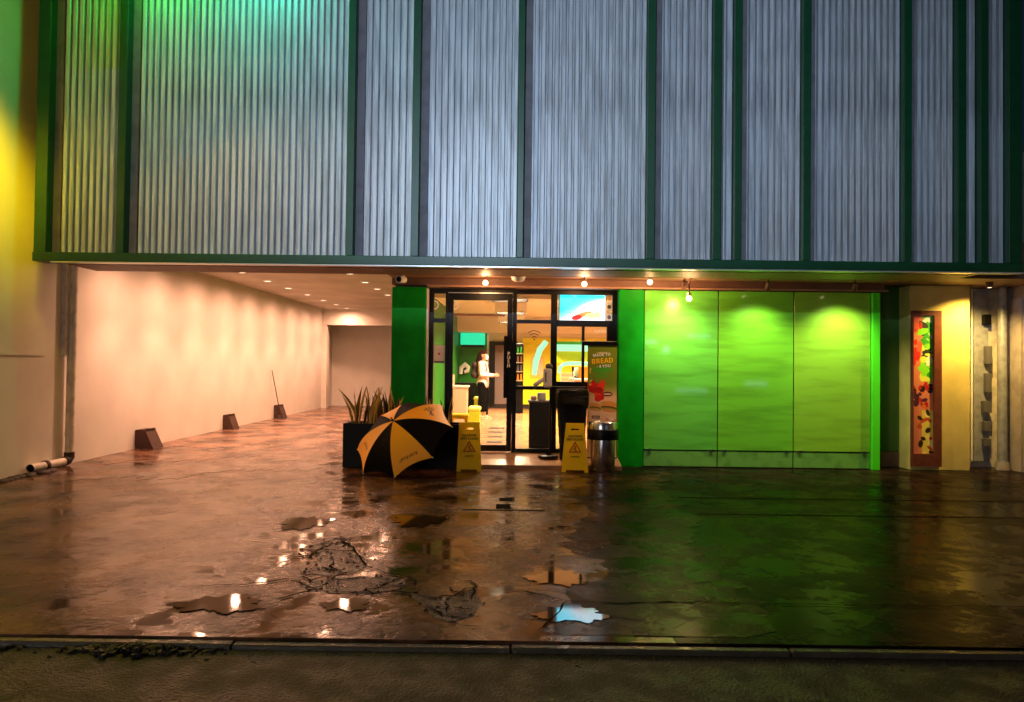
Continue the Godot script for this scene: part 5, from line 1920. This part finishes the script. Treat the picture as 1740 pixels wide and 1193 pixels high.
	# standing water in the shallow dips
	for q in [[0.36, -4.5, 0.2, 0.15], [0.33, -5.25, 0.2, 0.17], [-1.8, -4.6, 0.26, 0.16], [-1.02, -4.62, 0.14, 0.12], [-1.95, -6.95, 0.22, 0.26], [-0.9, -7.1, 0.24, 0.24]]:
		s = new_st()
		var pg = []
		var ph = rng.randf() * TAU
		for k in 80:
			var an = TAU * k / 80.0
			var rr = 1.0 + 0.16 * sin(an * 3.0 + ph) + 0.13 * sin(an * 7.0 + ph * 2.0) + 0.09 * sin(an * 13.0 + ph * 3.0) + rng.randf_range(-0.07, 0.07)
			pg.append(Vector2(q[0] + cos(an) * q[2] * rr, q[1] + sin(an) * q[3] * rr))
		var tr = Geometry2D.triangulate_polygon(PackedVector2Array(pg))
		for k in range(0, tr.size(), 3):
			tri2(s, Vector3(pg[tr[k]].x, 0.0066, pg[tr[k]].y), Vector3(pg[tr[k + 1]].x, 0.0066, pg[tr[k + 1]].y), Vector3(pg[tr[k + 2]].x, 0.0066, pg[tr[k + 2]].y), Vector3.UP)
		struct("puddle", s, M.water_film)
	# slab joints across the lot
	for z in [-7.62, -8.56]:
		s = new_st()
		bx(s, Vector3(1.9, -0.001, z - 0.008), Vector3(7.6, 0.004, z + 0.008))
		struct("pavement_joint", s, M.crack)
	# inspection cover
	var c = thing("inspection_cover", "rectangular flush concrete inspection cover with two painted door post reflections", "cover", Vector3(-0.1, 0.0, -8.12))
	s = new_st()
	cb(s, Vector3(-0.40, -0.02, -0.43), Vector3(0.41, 0.007, 0.43), 0.004)
	obj("slab", s, mat("cover_concrete", Color(0.45, 0.38, 0.33), 0.3, 0.0, {"tex": T.lot_color, "rough": T.lot_rough, "scale": 0.3}), c)
	s = new_st()
	bx(s, Vector3(-0.425, -0.02, -0.45), Vector3(0.435, 0.004, -0.431))
	bx(s, Vector3(-0.425, -0.02, 0.431), Vector3(0.435, 0.004, 0.45))
	obj("seam", s, M.crack, c)
	for q in [[-0.0, 0.27, 0.075, 0.12], [0.02, -0.14, 0.07, 0.09]]:
		s = new_st()
		bx(s, Vector3(q[0] - q[2], 0.004, q[1] - q[3]), Vector3(q[0] + q[2], 0.0105, q[1] + q[3]))
		obj("post_reflection", s, M.crack, c)  # dark squares painted for the door post mirrored in the wet ground
	# broken asphalt where the lot meets the road
	s = new_st()
	for k in 200:
		var x = -2.02 + rng.randfn(0.0, 0.22)
		var z = -3.98 + abs(rng.randfn(0.0, 0.05))
		var w = rng.randf_range(0.008, 0.03)
		var pl = []
		for q in 5:
			var an = TAU * q / 5.0 + rng.randf_range(-0.4, 0.4)
			pl.append(Vector2(cos(an), sin(an) * 0.8) * w * rng.randf_range(0.7, 1.2))
		var up = max(0.0, 0.02 - abs(x + 2.02) * 0.06)
		prism(s, pl, -0.01, w * 0.35, Transform3D(Basis.from_euler(Vector3(rng.randf_range(-0.5, 0.5), rng.randf() * TAU, rng.randf_range(-0.5, 0.5))), Vector3(x, -0.04 + up, z)))
	var o = obj("rubble", s, M.asphalt)
	tag(o, "broken dark asphalt rubble at the kerb on the left", "rubble")
	o.set_meta("kind", "stuff")
